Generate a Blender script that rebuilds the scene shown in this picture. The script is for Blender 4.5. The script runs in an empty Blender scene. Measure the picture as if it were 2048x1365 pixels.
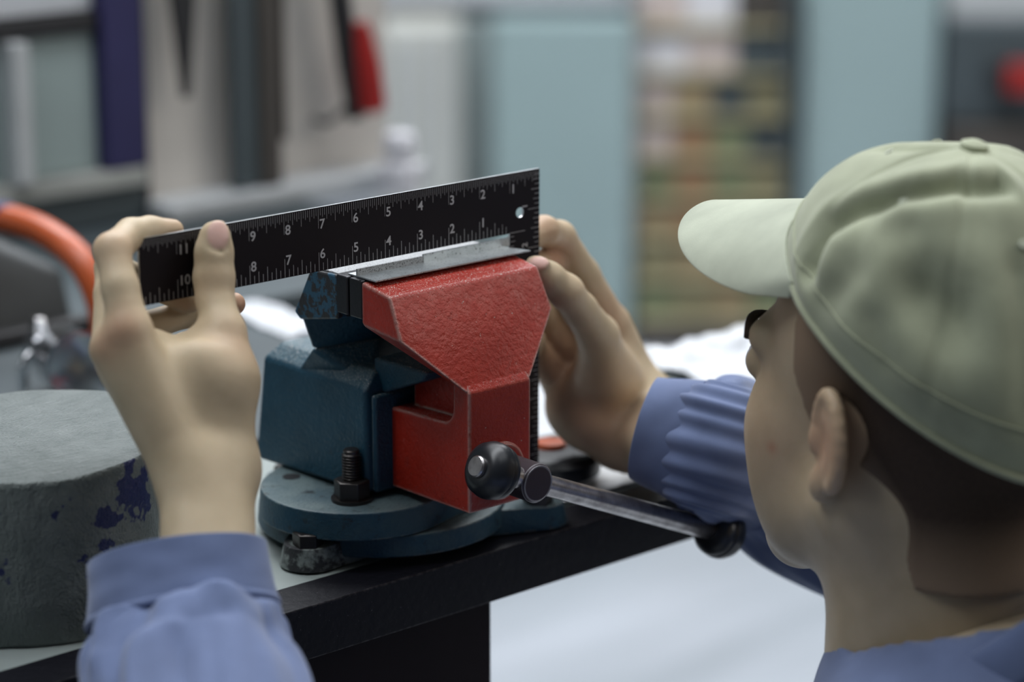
import bpy, bmesh, math, random
import numpy as np
from mathutils import Vector, Matrix, noise
random.seed(4); rng = np.random.RandomState(3)
S = bpy.context.scene
COL = S.collection
# ------------------------------------------------------------------ camera
FPX, PITCH, YAW = 5200.0, 0.265, 0.726
IN = 0.0254
ZR = 1.10                                   # top edge of the square
CR = np.array([math.cos(YAW), -math.sin(YAW), 0.]); CD = np.array([math.sin(YAW), math.cos(YAW), 0.]); CUZ = np.array([0, 0, 1.])
CAM = np.array([0, 0, ZR]) - (.693*IN*CR - 12.917*IN*CUZ + 64.188*IN*CD)
FW = CD*math.cos(PITCH) - CUZ*math.sin(PITCH); UP = CD*math.sin(PITCH) + CUZ*math.cos(PITCH)
def ray(x, y): return FW + CR*(x-1024)/FPX - UP*(y-682.5)/FPX
def on(x, y, ax, v):                         # point of the sight line through (x,y) in the plane axis=v
    r = ray(x, y); return CAM + r*((v-CAM[ax])/r[ax])
def dep(x, y, t): return CAM + ray(x, y)*t
cd = bpy.data.cameras.new('camera'); cam = bpy.data.objects.new('camera', cd); COL.objects.link(cam)
rot = Matrix((CR, UP, -FW)).transposed(); cam.matrix_world = Matrix.Translation(Vector(CAM)) @ rot.to_4x4()
cd.sensor_width = 36; cd.lens = FPX/2048*36; cd.clip_start = .05; cd.clip_end = 60
cd.dof.use_dof = True; cd.dof.focus_distance = 1.565; cd.dof.aperture_fstop = 3.1
S.camera = cam
# ------------------------------------------------------------------ light
S.view_settings.view_transform = 'Standard'; S.view_settings.look = 'None'; S.view_settings.gamma = 1
S.view_settings.use_curve_mapping = False; S.view_settings.exposure = 0.0
W = bpy.data.worlds.new('world'); S.world = W; W.use_nodes = True
W.node_tree.nodes['Background'].inputs[0].default_value = (.80, .90, 1.0, 1); W.node_tree.nodes['Background'].inputs[1].default_value = .05
def area(name, loc, target, sx, sy, power, col=(1, .98, .96)):
    l = bpy.data.lights.new(name, 'AREA'); l.shape = 'RECTANGLE'; l.size = sx; l.size_y = sy; l.energy = power; l.color = col
    o = bpy.data.objects.new(name, l); COL.objects.link(o); o.location = loc
    o.rotation_euler = (Vector(target)-Vector(loc)).to_track_quat('-Z', 'Y').to_euler(); return o
area('ceiling_lamp_front', (.9, -1.0, 3.0), (.9, -1.0, 0), 3.2, .9, 14, (.93, .96, 1))
area('ceiling_lamp_mid', (-.3, .25, 3.0), (-.3, .25, 0), 3.2, .7, 50, (.93, .96, 1))
area('ceiling_lamp_back', (1.7, 1.9, 3.2), (1.7, 1.9, 0), 4, 1.2, 170, (.93, .96, 1))
area('window_light', (-3.2, 1.6, 2.1), (0, .3, .9), 1.8, 1.4, 8, (.85, .93, 1))
area('glint_lamp_right', (3.1, -3.3, 3.1), (0, 0, 1), 3.4, 2.0, 62, (1, .94, .87))  # added unseen lamp that gives the red jaw's upper face its pale haze
# ------------------------------------------------------------------ helpers
def link(o, parent=None):
    COL.objects.link(o)
    if parent is not None:
        o.parent = parent
        M = Matrix.Identity(4); p = parent
        M = p.get('_w') and Matrix.Translation(Vector(p['_w'])) or Matrix.Identity(4)
        o.matrix_parent_inverse = M.inverted()
    return o
def thing(name, label, cat, loc=(0, 0, 0), group=None):
    o = bpy.data.objects.new(name, None); COL.objects.link(o); o.location = loc; o.empty_display_size = .02
    o['label'] = label; o['category'] = cat
    o['_w'] = [float(v) for v in loc]
    if group: o['group'] = group
    return o
def tag(o, label, cat, group=None, kind=None):
    o['label'] = label; o['category'] = cat
    if group: o['group'] = group
    if kind: o['kind'] = kind
    return o
def struct(o, label=None):
    o['kind'] = 'structure'
    return o
def mk(name, verts, faces, mat, parent=None, smooth=False):
    me = bpy.data.meshes.new(name); me.from_pydata([tuple(map(float, v)) for v in verts], [], [tuple(map(int, f)) for f in faces]); me.update()
    if mat: me.materials.append(mat)
    if smooth: me.shade_smooth()
    return link(bpy.data.objects.new(name, me), parent)
def from_bm(name, bm, mat, parent=None, smooth=False, bevel=0, seg=2, ang=30):
    bmesh.ops.recalc_face_normals(bm, faces=bm.faces[:])
    me = bpy.data.meshes.new(name); bm.to_mesh(me); bm.free(); me.materials.append(mat)
    o = link(bpy.data.objects.new(name, me), parent)
    if smooth:
        me.shade_smooth()
    if bevel:
        m = o.modifiers.new('bevel', 'BEVEL'); m.width = bevel; m.segments = seg; m.limit_method = 'ANGLE'; m.angle_limit = math.radians(ang); m.harden_normals = False
        me.shade_smooth(); w = o.modifiers.new('wn', 'WEIGHTED_NORMAL'); w.keep_sharp = True
    return o
def hull(bm, pts):
    vs = [bm.verts.new(tuple(map(float, p))) for p in pts]
    r = bmesh.ops.convex_hull(bm, input=vs)
    junk = [v for v in r['geom_interior'] if isinstance(v, bmesh.types.BMVert) and not v.link_faces]
    bmesh.ops.delete(bm, geom=junk, context='VERTS')
    bmesh.ops.dissolve_limit(bm, angle_limit=math.radians(1), verts=bm.verts[:], edges=bm.edges[:])
def box(bm, lo, hi):
    hull(bm, [(x, y, z) for x in (lo[0], hi[0]) for y in (lo[1], hi[1]) for z in (lo[2], hi[2])])
def boxo(name, lo, hi, mat, parent=None, bevel=.002):
    bm = bmesh.new(); box(bm, lo, hi); return from_bm(name, bm, mat, parent, bevel=bevel)
def basis(ax):
    ax = Vector(ax).normalized(); t = Vector((0, 0, 1)) if abs(ax.z) < .9 else Vector((1, 0, 0))
    a = ax.cross(t).normalized(); b = ax.cross(a).normalized(); return ax, a, b
def lathe(bm, o, axis, prof, n=48):
    """revolve [(distance along axis, radius)]"""
    ax, a, b = basis(axis); o = Vector(o); rings = []
    for d, r in prof:
        if r < 1e-6: rings.append([bm.verts.new(o+ax*d)])
        else: rings.append([bm.verts.new(o+ax*d+(a*math.cos(2*math.pi*i/n)+b*math.sin(2*math.pi*i/n))*r) for i in range(n)])
    for p, q in zip(rings[:-1], rings[1:]):
        for i in range(n):
            j = (i+1) % n
            if len(p) == 1 and len(q) == 1: continue
            if len(p) == 1: bm.faces.new((p[0], q[i], q[j]))
            elif len(q) == 1: bm.faces.new((p[i], q[0], p[j]))
            else: bm.faces.new((p[i], q[i], q[j], p[j]))
def latheo(name, o, axis, prof, mat, parent=None, n=48, sharp=True):
    bm = bmesh.new(); lathe(bm, o, axis, prof, n)
    ob = from_bm(name, bm, mat, parent)
    ob.data.shade_smooth()
    if sharp: ob.data.set_sharp_from_angle(angle=math.radians(35))
    return ob
def catmull(P, n):
    P = [np.array(p, float) for p in P]; Q = [2*P[0]-P[1]]+P+[2*P[-1]-P[-2]]; out = []
    for i in range(1, len(Q)-2):
        for k in range(n):
            t = k/n; a, b, c, d = Q[i-1:i+3]
            out.append(.5*((2*b)+(-a+c)*t+(2*a-5*b+4*c-d)*t*t+(-a+3*b-3*c+d)*t**3))
    out.append(P[-1]); return out
def tube(bm, P, R, n=24, cap=True, flat=1.0, up=(0, 0, 1)):
    P = [Vector(p) for p in P]; rings = []; prev = None
    for i, p in enumerate(P):
        t = (P[min(i+1, len(P)-1)]-P[max(i-1, 0)]).normalized()
        if prev is None: prev = Vector(up)
        a = (prev-t*prev.dot(t)).normalized(); prev = a; b = t.cross(a)
        r = R[i] if hasattr(R, '__len__') else R
        rings.append([bm.verts.new(p+a*r*flat*math.cos(2*math.pi*k/n)+b*r*math.sin(2*math.pi*k/n)) for k in range(n)])
    for p, q in zip(rings[:-1], rings[1:]):
        for i in range(n): bm.faces.new((p[i], p[(i+1) % n], q[(i+1) % n], q[i]))
    if cap:
        bm.faces.new(rings[0][::-1]); bm.faces.new(rings[-1])
    return rings
# ------------------------------------------------------------------ materials
class NT:
    def __init__(s, name):
        s.m = bpy.data.materials.new(name); s.m.use_nodes = True; s.t = s.m.node_tree; s.b = s.t.nodes['Principled BSDF']; s.tc = s.n('ShaderNodeTexCoord').outputs['Object']
    def n(s, typ, **kw):
        x = s.t.nodes.new(typ)
        for k, v in kw.items():
            if k.startswith('_'): setattr(x, k[1:], v)
        return x
    def l(s, a, b): s.t.links.new(a, b)
    def noise(s, scale, detail=4, rough=.55, vec=None, stretch=None):
        x = s.n('ShaderNodeTexNoise'); x.inputs['Scale'].default_value = scale; x.inputs['Detail'].default_value = detail; x.inputs['Roughness'].default_value = rough
        v = vec or s.tc
        if stretch:
            mp = s.n('ShaderNodeMapping'); mp.inputs['Scale'].default_value = stretch; s.l(v, mp.inputs[0]); v = mp.outputs[0]
        s.l(v, x.inputs['Vector']); return x.outputs['Fac']
    def ramp(s, fac, a, b, ca=(0, 0, 0, 1), cb=(1, 1, 1, 1)):
        x = s.n('ShaderNodeValToRGB'); e = x.color_ramp.elements; e[0].position = a; e[1].position = b; e[0].color = ca; e[1].color = cb; s.l(fac, x.inputs[0]); return x.outputs[0]
    def mix(s, fac, a, b):
        x = s.n('ShaderNodeMix', _data_type='RGBA')
        for sock, v in ((x.inputs[0], fac), (x.inputs[6], a), (x.inputs[7], b)):
            if isinstance(v, (int, float)): sock.default_value = v
            elif isinstance(v, tuple): sock.default_value = (*v[:3], 1)
            else: s.l(v, sock)
        return x.outputs[2]
    def math(s, op, a, b=0.):
        x = s.n('ShaderNodeMath', _operation=op)
        for i, v in enumerate((a, b)):
            if isinstance(v, (int, float)): x.inputs[i].default_value = v
            else: s.l(v, x.inputs[i])
        return x.outputs[0]
    def bump(s, h, strength=.3, dist=.001):
        x = s.n('ShaderNodeBump'); x.inputs['Strength'].default_value = strength; x.inputs['Distance'].default_value = dist; s.l(h, x.inputs['Height']); s.l(x.outputs[0], s.b.inputs['Normal']); return x
    def edge(s, radius=.0015, lo=.93, hi=.995):
        """1 on worn edges: how far the bevelled normal turns from the true one"""
        bv = s.n('ShaderNodeBevel', _samples=4); bv.inputs[0].default_value = radius
        g = s.n('ShaderNodeNewGeometry'); d = s.n('ShaderNodeVectorMath', _operation='DOT_PRODUCT'); s.l(bv.outputs[0], d.inputs[0]); s.l(g.outputs['Normal'], d.inputs[1])
        return s.ramp(d.outputs['Value'], lo, hi, (1, 1, 1, 1), (0, 0, 0, 1))
    def set(s, col=None, rough=None, metal=None, spec=None):
        for nme, v in (('Base Color', col), ('Roughness', rough), ('Metallic', metal), ('Specular IOR Level', spec)):
            if v is None: continue
            if isinstance(v, tuple): s.b.inputs[nme].default_value = (*v[:3], 1)
            elif isinstance(v, (int, float)): s.b.inputs[nme].default_value = v
            else: s.l(v, s.b.inputs[nme])
        return s.m
def plain(name, col, rough=.5, metal=0., var=.15, scale=20, bump=0., bscale=200, spec=.5):
    s = NT(name); n = s.noise(scale)
    dark = tuple(c*(1-var) for c in col); lite = tuple(min(1, c*(1+var)) for c in col)
    s.set(s.ramp(n, .3, .7, (*dark, 1), (*lite, 1)), rough, metal, spec)
    if bump: s.bump(s.noise(bscale, 3), bump)
    return s.m
def paint(name, col, spec=.5, er=.0015, dust=None, chip=(.55, .5, .46), rough=.38, dirt=(.02, .02, .025), edge=True, bs=260, bstr=.35, dirt_amt=.5, patch=.72):
    s = NT(name)
    base = s.ramp(s.noise(30, 5), .3, .75, (*[c*.8 for c in col], 1), (*[min(1, c*1.12) for c in col], 1))
    d = s.ramp(s.noise(60, 6, .7), .58, patch+.03, (0, 0, 0, 1), (dirt_amt,)*3+(1,))
    c = s.mix(d, base, dirt)
    if edge:
        e = s.math('MULTIPLY', s.edge(er), s.ramp(s.noise(140, 4, .7), .28, .46)); c = s.mix(e, c, chip)
    sp = s.ramp(s.noise(420, 2), .735, .76); c = s.mix(sp, c, chip)
    g = s.n('ShaderNodeNewGeometry'); sx = s.n('ShaderNodeSeparateXYZ'); s.l(g.outputs['Normal'], sx.inputs[0]); upw = s.ramp(sx.outputs[2], .45, .85)
    if dust: c = s.mix(s.math('MULTIPLY', upw, s.ramp(s.noise(45, 6, .7), .35, .7, (.25,)*3+(1,), (.95,)*3+(1,))), c, dust)
    c = s.mix(s.math('MULTIPLY', upw, s.ramp(s.noise(1300, 2, .5), .60, .66)), c, (.6, .55, .5))
    s.set(c, s.ramp(s.noise(150, 3), .3, .7, (rough-.08,)*3+(1,), (rough+.12,)*3+(1,)), 0., spec)
    s.bump(s.noise(bs, 3, .6), bstr, .0012)
    return s.m
M = {}
M['red'] = paint('red_enamel', (.37, .018, .006), chip=(.44, .32, .28), spec=.6, er=.0028, rough=.38, bs=300, bstr=.6, dirt=(.09, .012, .008))
M['blue'] = paint('blue_hammered_paint', (.010, .056, .092), spec=.4, dust=(.10, .16, .185), chip=(.16, .19, .2), rough=.42, bs=380, bstr=.75, dirt=(.012, .02, .028))
def m_castblue():                                    # base: dusty worn top of the blue casting
    s = NT('dusty_blue_casting'); n = s.noise(24, 6, .65)
    c = s.mix(s.ramp(n, .42, .62), (.010, .050, .085), (.035, .075, .095))
    g = s.n('ShaderNodeNewGeometry'); sx = s.n('ShaderNodeSeparateXYZ'); s.l(g.outputs['Normal'], sx.inputs[0])
    c = s.mix(s.math('MULTIPLY', s.ramp(sx.outputs[2], .5, .9), s.ramp(s.noise(30, 6, .7), .3, .65, (.3,)*3+(1,), (1,)*4)), c, (.13, .175, .18))
    c = s.mix(s.ramp(s.noise(90, 6, .7), .56, .7), c, (.015, .018, .022))
    e = s.math('MULTIPLY', s.edge(.0015), s.ramp(s.noise(180), .4, .6)); c = s.mix(e, c, (.3, .32, .3))
    s.set(c, .5, 0., .35); s.bump(s.noise(420, 3), .5, .0012); return s.m
M['cast'] = m_castblue()
def m_chip():                                        # worn blue jaw cheek
    s = NT('worn_blue_jaw'); n = s.noise(150, 4, .6)
    c = s.mix(s.ramp(n, .47, .52), (.02, .075, .125), (.02, .02, .022)); s.set(c, .42, 0.)
    s.bump(s.noise(300, 3), .4, .001); return s.m
M['chip'] = m_chip()
def m_lug():
    s = NT('worn_grey_lug'); n = s.noise(70, 5, .65); c = s.mix(s.ramp(n, .45, .56), (.20, .23, .22), (.03, .032, .035)); s.set(c, .55, 0., .3); s.bump(s.noise(200, 4), .6, .002); return s.m
M['lug'] = m_lug()
def m_worn():                                        # bare bright metal top with grit
    s = NT('bare_worn_steel'); n = s.noise(1100, 2, .6)
    c = s.mix(s.ramp(n, .55, .62), (.36, .37, .38), (.08, .08, .08)); s.set(c, .55, .3); s.bump(s.noise(700, 2), .3, .0006); return s.m
M['worn'] = m_worn()
M['steel_dark'] = plain('oiled_dark_steel', (.05, .05, .055), .38, .85, bump=.15, bscale=500)
M['nut'] = plain('blackened_steel', (.055, .05, .048), .36, .8, bump=.25, bscale=400)
def m_hub():
    s = NT('turned_steel_face'); c = s.mix(s.edge(.0012, .93, .99), (.07, .055, .065), (.5, .5, .52)); s.set(c, .42, .6); s.bump(s.noise(300, 3), .1, .0006); return s.m
M['hubface'] = m_hub()
def m_bar():
    s = NT('polished_steel_bar'); c = s.ramp(s.noise(90, 5, .6), .35, .7, (.30, .28, .28, 1), (.6, .58, .58, 1)); s.set(c, .3, .95); s.bump(s.noise(350, 3), .12, .0005); return s.m
M['bar'] = m_bar()
M['rubber'] = plain('glossy_black_rubber', (.012, .014, .018), .34, 0, spec=.6)
M['sheet'] = None
def m_sheet():
    s = NT('brushed_sheet_steel'); c = s.ramp(s.noise(60, 4), .35, .65, (.42, .46, .48, 1), (.60, .64, .66, 1))
    c = s.mix(s.ramp(s.noise(900, 2, .6), .62, .68), c, (.08, .08, .08)); s.set(c, .42, .8); return s.m
M['sheet'] = m_sheet()
M['square'] = plain('black_anodised_aluminium', (.006, .004, .007), .5, 0, var=.1, bump=.05, bscale=800, spec=.2)
M['squareedge'] = plain('bare_aluminium_edge', (.7, .72, .74), .35, .9)
M['print'] = plain('pale_grey_print', (.42, .42, .44), .5, 0, var=.05)
def m_grey():
    s = NT('grey_hammered_paint')
    vm = s.n('ShaderNodeTexVoronoi'); vm.inputs['Scale'].default_value = 42; s.l(s.tc, vm.inputs['Vector'])
    nz = s.noise(26, 4, .6)
    c = s.ramp(s.noise(60, 5), .3, .7, (.12, .145, .14, 1), (.18, .205, .20, 1))
    g = s.n('ShaderNodeNewGeometry'); sp = s.n('ShaderNodeSeparateXYZ'); s.l(g.outputs['Normal'], sp.inputs[0])
    side = s.ramp(sp.outputs[2], .5, .7, (1, 1, 1, 1), (0, 0, 0, 1))
    chip = s.math('MULTIPLY', s.ramp(nz, .615, .63), side); c = s.mix(chip, c, (.012, .02, .10))
    s.set(c, .42, .05)
    st = s.noise(90, 5, .6, stretch=(1, 3.5, 1)); s.bump(s.math('ADD', st, s.math('MULTIPLY', s.noise(500, 3), .4)), .9, .0035); return s.m
M['grey'] = m_grey()
M['benchtop'] = plain('grey_green_bench_paint', (.26, .30, .29), .55, 0, bump=.2, bscale=120, scale=12)
def m_black():
    s = NT('black_painted_steel'); c = s.mix(s.ramp(s.noise(700, 2, .6), .70, .74), (.006, .006, .010), (.12, .12, .13))
    e = s.math('MULTIPLY', s.edge(.0012, .9, .99), s.ramp(s.noise(300), .45, .6)); c = s.mix(e, c, (.35, .33, .34)); s.set(c, .45, 0., .22); s.bump(s.noise(180, 3), .35, .001); return s.m
M['black'] = m_black()
M['post'] = plain('dark_umber_post', (.012, .008, .011), .6, spec=.15)
def m_skin():
    s = NT('skin'); at = s.n('ShaderNodeAttribute', _attribute_name='flush'); nl = s.n('ShaderNodeAttribute', _attribute_name='nail')
    c = s.ramp(s.noise(35, 4), .3, .7, (.45, .36, .235, 1), (.54, .435, .295, 1))
    c = s.mix(s.math('MULTIPLY', at.outputs['Fac'], .75), c, (.42, .18, .11))
    c = s.mix(nl.outputs['Fac'], c, (.66, .43, .37))
    s.b.inputs['Subsurface Weight'].default_value = .12; s.b.inputs['Subsurface Radius'].default_value = (1, .4, .25); s.b.inputs['Subsurface Scale'].default_value = .006
    s.set(c, .5, 0., .35); s.bump(s.noise(260, 4, .6), .14, .0008); return s.m
M['skin'] = m_skin()
M['nail'] = plain('fingernail', (.62, .42, .36), .3, 0, var=.04)
def m_cloth(name, col, rough=.85, var=.15, weave=1500):
    s = NT(name); c = s.ramp(s.noise(25, 4), .3, .7, (*[x*(1-var) for x in col], 1), (*[x*(1+var) for x in col], 1))
    s.b.inputs['Sheen Weight'].default_value = .25; s.set(c, rough, 0., .2); s.bump(s.noise(weave, 2), .2, .0006); return s.m
M['shirt'] = m_cloth('blue_work_shirt_cotton', (.125, .165, .295))
M['shirt_in'] = m_cloth('dark_cuff_inside', (.02, .02, .03))
M['cap'] = m_cloth('sage_green_cotton_twill', (.335, .36, .25))
M['brim'] = m_cloth('pale_sage_brim_cotton', (.40, .43, .335))
M['pants'] = m_cloth('dark_blue_trousers', (.03, .04, .09))
def m_hair():
    s = NT('short_brown_hair'); at = s.n('ShaderNodeAttribute', _attribute_name='fade'); n = s.noise(900, 3, .7)
    c = s.ramp(n, .3, .7, (.032, .020, .013, 1), (.075, .05, .034, 1))
    c = s.mix(s.math('MULTIPLY', at.outputs['Fac'], .96), c, (.30, .215, .145)); s.set(c, .65, 0., .2); s.bump(n, .5, .0008); return s.m
M['hair'] = m_hair()
M['floor'] = None
def m_floor():
    s = NT('pale_grey_floor'); c = s.ramp(s.noise(1.3, 3, .6, stretch=(.6, 3, 1)), .35, .7, (.30, .33, .36, 1), (.46, .49, .54, 1)); s.set(c, .35, 0.); return s.m
M['floor'] = m_floor()
M['wall'] = plain('off_white_wall', (.5, .5, .48), .8, scale=3, var=.06)
M['teal'] = plain('pale_teal_locker_paint', (.27, .36, .365), .5, scale=2, var=.05)
M['tealdark'] = plain('grey_teal_panel', (.28, .345, .34), .5, scale=4, var=.08)
M['slate'] = plain('slate_grey_steel', (.055, .072, .08), .5, scale=5, var=.15)
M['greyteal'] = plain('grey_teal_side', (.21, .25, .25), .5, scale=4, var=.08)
M['machine'] = plain('charcoal_machine_paint', (.03, .034, .036), .55, var=.2)
M['navy'] = plain('navy_steel_post', (.022, .02, .085), .5, var=.1)
M['board'] = plain('warm_white_board', (.55, .52, .48), .6, scale=6, var=.1)
M['ledge'] = plain('pale_grey_ledge', (.45, .47, .48), .5, var=.06)
M['greyledge'] = plain('worn_grey_ledge', (.32, .33, .31), .6, scale=10, var=.15)
M['white'] = plain('white_plastic', (.62, .62, .66), .45, var=.04)
M['paper'] = plain('white_paper', (.52, .54, .57), .7, var=.04)
M['matte'] = plain('matte_white_sheet', (.78, .80, .82), .85, var=.04)
M['cream'] = plain('cream_enamel', (.43, .44, .41), .5, scale=4, var=.08)
M['darkbrown'] = plain('dark_brown_steel', (.055, .048, .042), .5, scale=6, var=.3)
M['iron'] = plain('black_iron', (.015, .015, .017), .5)
M['redplastic'] = plain('red_plastic', (.30, .012, .010), .38)
M['orange'] = plain('orange_plastic', (.45, .085, .022), .35, var=.1)
M['chrome'] = plain('bright_chrome', (.75, .76, .78), .16, 1.0)
M['green'] = plain('olive_green_tin', (.18, .21, .12), .55)
M['rust'] = plain('rust_orange_card', (.30, .18, .10), .6)
M['tan'] = plain('tan_cardboard', (.30, .235, .14), .7)
M['olive'] = plain('khaki_card', (.24, .22, .13), .6)
M['pinkish'] = plain('pale_pink_paper', (.5, .43, .41), .7)
# ------------------------------------------------------------------ SDF meshing (numpy surface nets)
class Field:
    def __init__(s, lo, hi, h):
        s.lo = np.array(lo, float); s.h = h; s.n = np.ceil((np.array(hi)-s.lo)/h).astype(int)+1
        s.v = np.full(s.n, .5, np.float32)
        s.ax = [s.lo[i]+h*np.arange(s.n[i]) for i in range(3)]
    def region(s, lo, hi):
        a = np.clip(np.floor((np.array(lo)-s.lo)/s.h).astype(int), 0, s.n); b = np.clip(np.ceil((np.array(hi)-s.lo)/s.h).astype(int)+1, 0, s.n)
        sl = tuple(slice(i, j) for i, j in zip(a, b))
        g = np.meshgrid(*[s.ax[i][sl[i]] for i in range(3)], indexing='ij')
        return sl, g
    def put(s, fn, lo, hi, k, op='add'):
        m = k+.012; sl, g = s.region(np.array(lo)-m, np.array(hi)+m)
        if g[0].size == 0: return
        d = fn(*g).astype(np.float32); a = s.v[sl]
        if op == 'add':
            h = np.clip(.5+.5*(a-d)/k, 0, 1); s.v[sl] = a*(1-h)+d*h-k*h*(1-h)
        else:
            h = np.clip(.5-.5*(a+d)/k, 0, 1); s.v[sl] = a*(1-h)-d*h+k*h*(1-h)
    def cone(s, a, b, r1, r2, k=.006, op='add'):
        a = np.array(a, float); b = np.array(b, float); ba = b-a; L = max(ba@ba, 1e-12)
        def fn(x, y, z):
            x = x-a[0]; y = y-a[1]; z = z-a[2]; t = np.clip((x*ba[0]+y*ba[1]+z*ba[2])/L, 0, 1)
            return np.sqrt((x-ba[0]*t)**2+(y-ba[1]*t)**2+(z-ba[2]*t)**2)-(r1+(r2-r1)*t)
        r = max(r1, r2); s.put(fn, np.minimum(a, b)-r, np.maximum(a, b)+r, k, op)
    def ell(s, c, R, F=None, k=.006, op='add'):
        """ellipsoid centre c radii R, rows of F its axes"""
        c = np.array(c, float); F = np.eye(3) if F is None else np.array(F); R = np.array(R, float)
        def fn(x, y, z):
            p = [(x-c[0])*F[i][0]+(y-c[1])*F[i][1]+(z-c[2])*F[i][2] for i in range(3)]
            k0 = np.sqrt(sum((p[i]/R[i])**2 for i in range(3))); k1 = np.sqrt(sum((p[i]/R[i]**2)**2 for i in range(3)))+1e-9
            return k0*(k0-1)/k1
        s.put(fn, c-R.max(), c+R.max(), k, op)
    def mesh(s):
        v = s.v; sg = v < 0; h = s.h; nx, ny, nz = s.n
        cs = (nx-1, ny-1, nz-1)
        corner = lambda i, j, k: (slice(i, i+cs[0]), slice(j, j+cs[1]), slice(k, k+cs[2]))
        cnt = np.zeros(cs, np.float32); pos = np.zeros(cs+(3,), np.float32)
        allc = [(i, j, k) for i in (0, 1) for j in (0, 1) for k in (0, 1)]
        for c in allc:
            for ax in range(3):
                if c[ax]: continue
                d = list(c); d[ax] = 1
                a = v[corner(*c)]; b = v[corner(*d)]; m = (a < 0) != (b < 0)
                t = np.where(m, a/np.where(m, a-b, 1), 0)
                cnt += m
                for q in range(3):
                    pos[..., q] += m*(c[q] + (t if q == ax else 0))
        act = cnt > 0; idx = np.full(cs, -1, np.int64); idx[act] = np.arange(act.sum())
        ii = np.argwhere(act); P = s.lo+(ii+pos[act]/cnt[act][:, None])*h
        F = []
        for ax in range(3):
            sl0 = [slice(None)]*3; sl1 = [slice(None)]*3; sl0[ax] = slice(0, -1); sl1[ax] = slice(1, None)
            A = sg[tuple(sl0)]; B = sg[tuple(sl1)]
            u, w = (ax+1) % 3, (ax+2) % 3
            e = np.argwhere(A != B); e = e[(e[:, u] > 0) & (e[:, w] > 0) & (e[:, u] < cs[u]) & (e[:, w] < cs[w])]
            ins = A[tuple(e.T)]
            def cell(du, dw):
                c = e.copy(); c[:, u] -= du; c[:, w] -= dw; return idx[tuple(c.T)]
            q = np.stack([cell(1, 1), cell(0, 1), cell(0, 0), cell(1, 0)], 1)
            q[~ins] = q[~ins][:, ::-1]; F.append(q)
        F = np.concatenate(F); F = F[(F >= 0).all(1)]
        return P, F
def np_mesh(name, P, F, mat, parent=None, attrs=None):
    me = bpy.data.meshes.new(name); me.vertices.add(len(P)); me.vertices.foreach_set('co', P.astype(np.float32).ravel())
    me.loops.add(len(F)*4); me.loops.foreach_set('vertex_index', F.astype(np.int32).ravel())
    me.polygons.add(len(F)); me.polygons.foreach_set('loop_start', np.arange(0, len(F)*4, 4, dtype=np.int32))
    me.update(calc_edges=True); me.validate(); me.materials.append(mat); me.shade_smooth()
    for k, a in (attrs or {}).items():
        at = me.attributes.new(k, 'FLOAT', 'POINT'); at.data.foreach_set('value', a.astype(np.float32))
    return link(bpy.data.objects.new(name, me), parent)
def px(t): return t/FPX
def g3(P, c, r): return np.exp(-((P-np.array(c))**2).sum(1)/(r*r))

# ================================================================== SETTING
def quadbox(name, lo, hi, mat): return struct(boxo(name, lo, hi, mat, bevel=0))
quadbox('floor', (-6, -4, -.05), (8, 8, 0), M['floor'])
quadbox('wall_back', (-6, 8, 0), (8, 8.1, 3.4), M['wall'])
quadbox('wall_right', (8, -4, 0), (8.1, 8.1, 3.4), M['wall'])
# ================================================================== BENCH
ZB = .865; YE = -.0315
bench = thing('workbench', 'steel workbench with black painted edge and grey-green top under the vise', 'workbench', (-.1, .1, 0))
boxo('bench_top', (-.95, YE+.0355, ZB-.03), (.95, .24, ZB), M['benchtop'], bench, .001)
bm = bmesh.new(); box(bm, (-.95, YE, ZB-.034), (.95, YE+.0355, ZB+.0004)); 
from_bm('edge_angle', bm, M['black'], bench, bevel=.0012)['label'] = 'black painted steel edge strip'
for x0, x1 in ((-.205, -.0505), (-.93, -.80), (.80, .93)):
    boxo('post', (x0, -.011, 0), (x1, .12, ZB-.034), M['post'], bench, .003)
# ================================================================== VISE
XL, XR, ZJ = -.1535, -.031, 1.053
vise = thing('bench_vise', 'bench vise with red front jaw and blue body bolted to the workbench', 'vise', (-.09, .05, ZB))
AX0, AX1, AY = -.117, -.067, -.0663
def onX(x, y, X): p = on(x, y, 0, X); return p[1], p[2]
# red movable jaw
bm = bmesh.new()
ch = onX(778, 595, XL); ck = onX(801, 685, XL); jb = onX(719, 648, XL)
tb = onX(722, 566, XL)
cL = (onX(936, 789, AX0))
XRt = XR-.003
pts = [(XL, tb[0], ZJ-.001), (XL, jb[0]-.002, jb[1]), (XL, ch[0], ch[1]), (XL, ck[0], ck[1]), (AX0, cL[0], cL[1]), (AX0, -.034, .996),
       (XRt, tb[0], ZJ-.001), (XRt, jb[0]-.002, jb[1]), (XRt, ch[0], ch[1]), (XR, ck[0], ck[1]), (AX1, cL[0], cL[1]), (AX1, -.034, .996)]
hull(bm, pts)
from_bm('movable_jaw', bm, M['red'], vise, bevel=.0016, seg=3)
bm = bmesh.new()
prof = [(AY, .9105), (.13, .9090), (.13, .9622), (.0228, .9618), (-.0405, .9640)]
for k in range(7):                                      # rounded inner corner of the slot
    a_ = math.pi/2*k/6; prof.append((-.0405-.0108*math.sin(a_), .9748-.0108*math.cos(a_)))
prof += [(-.0515, .992), (-.045, 1.002), (-.0555, 1.002), (AY, .9869)]
v0 = [bm.verts.new((AX0, y, z)) for y, z in prof]; v1 = [bm.verts.new((AX1, y, z)) for y, z in prof]
bm.faces.new(v0); bm.faces.new(v1[::-1])
for i in range(len(prof)): j = (i+1) % len(prof); bm.faces.new((v0[i], v1[i], v1[j], v0[j]))
box(bm, (-.104, -.053, .960), (-.080, .002, .994))
arm = from_bm('jaw_slide', bm, M['red'], vise, bevel=.0012, seg=2)
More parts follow.
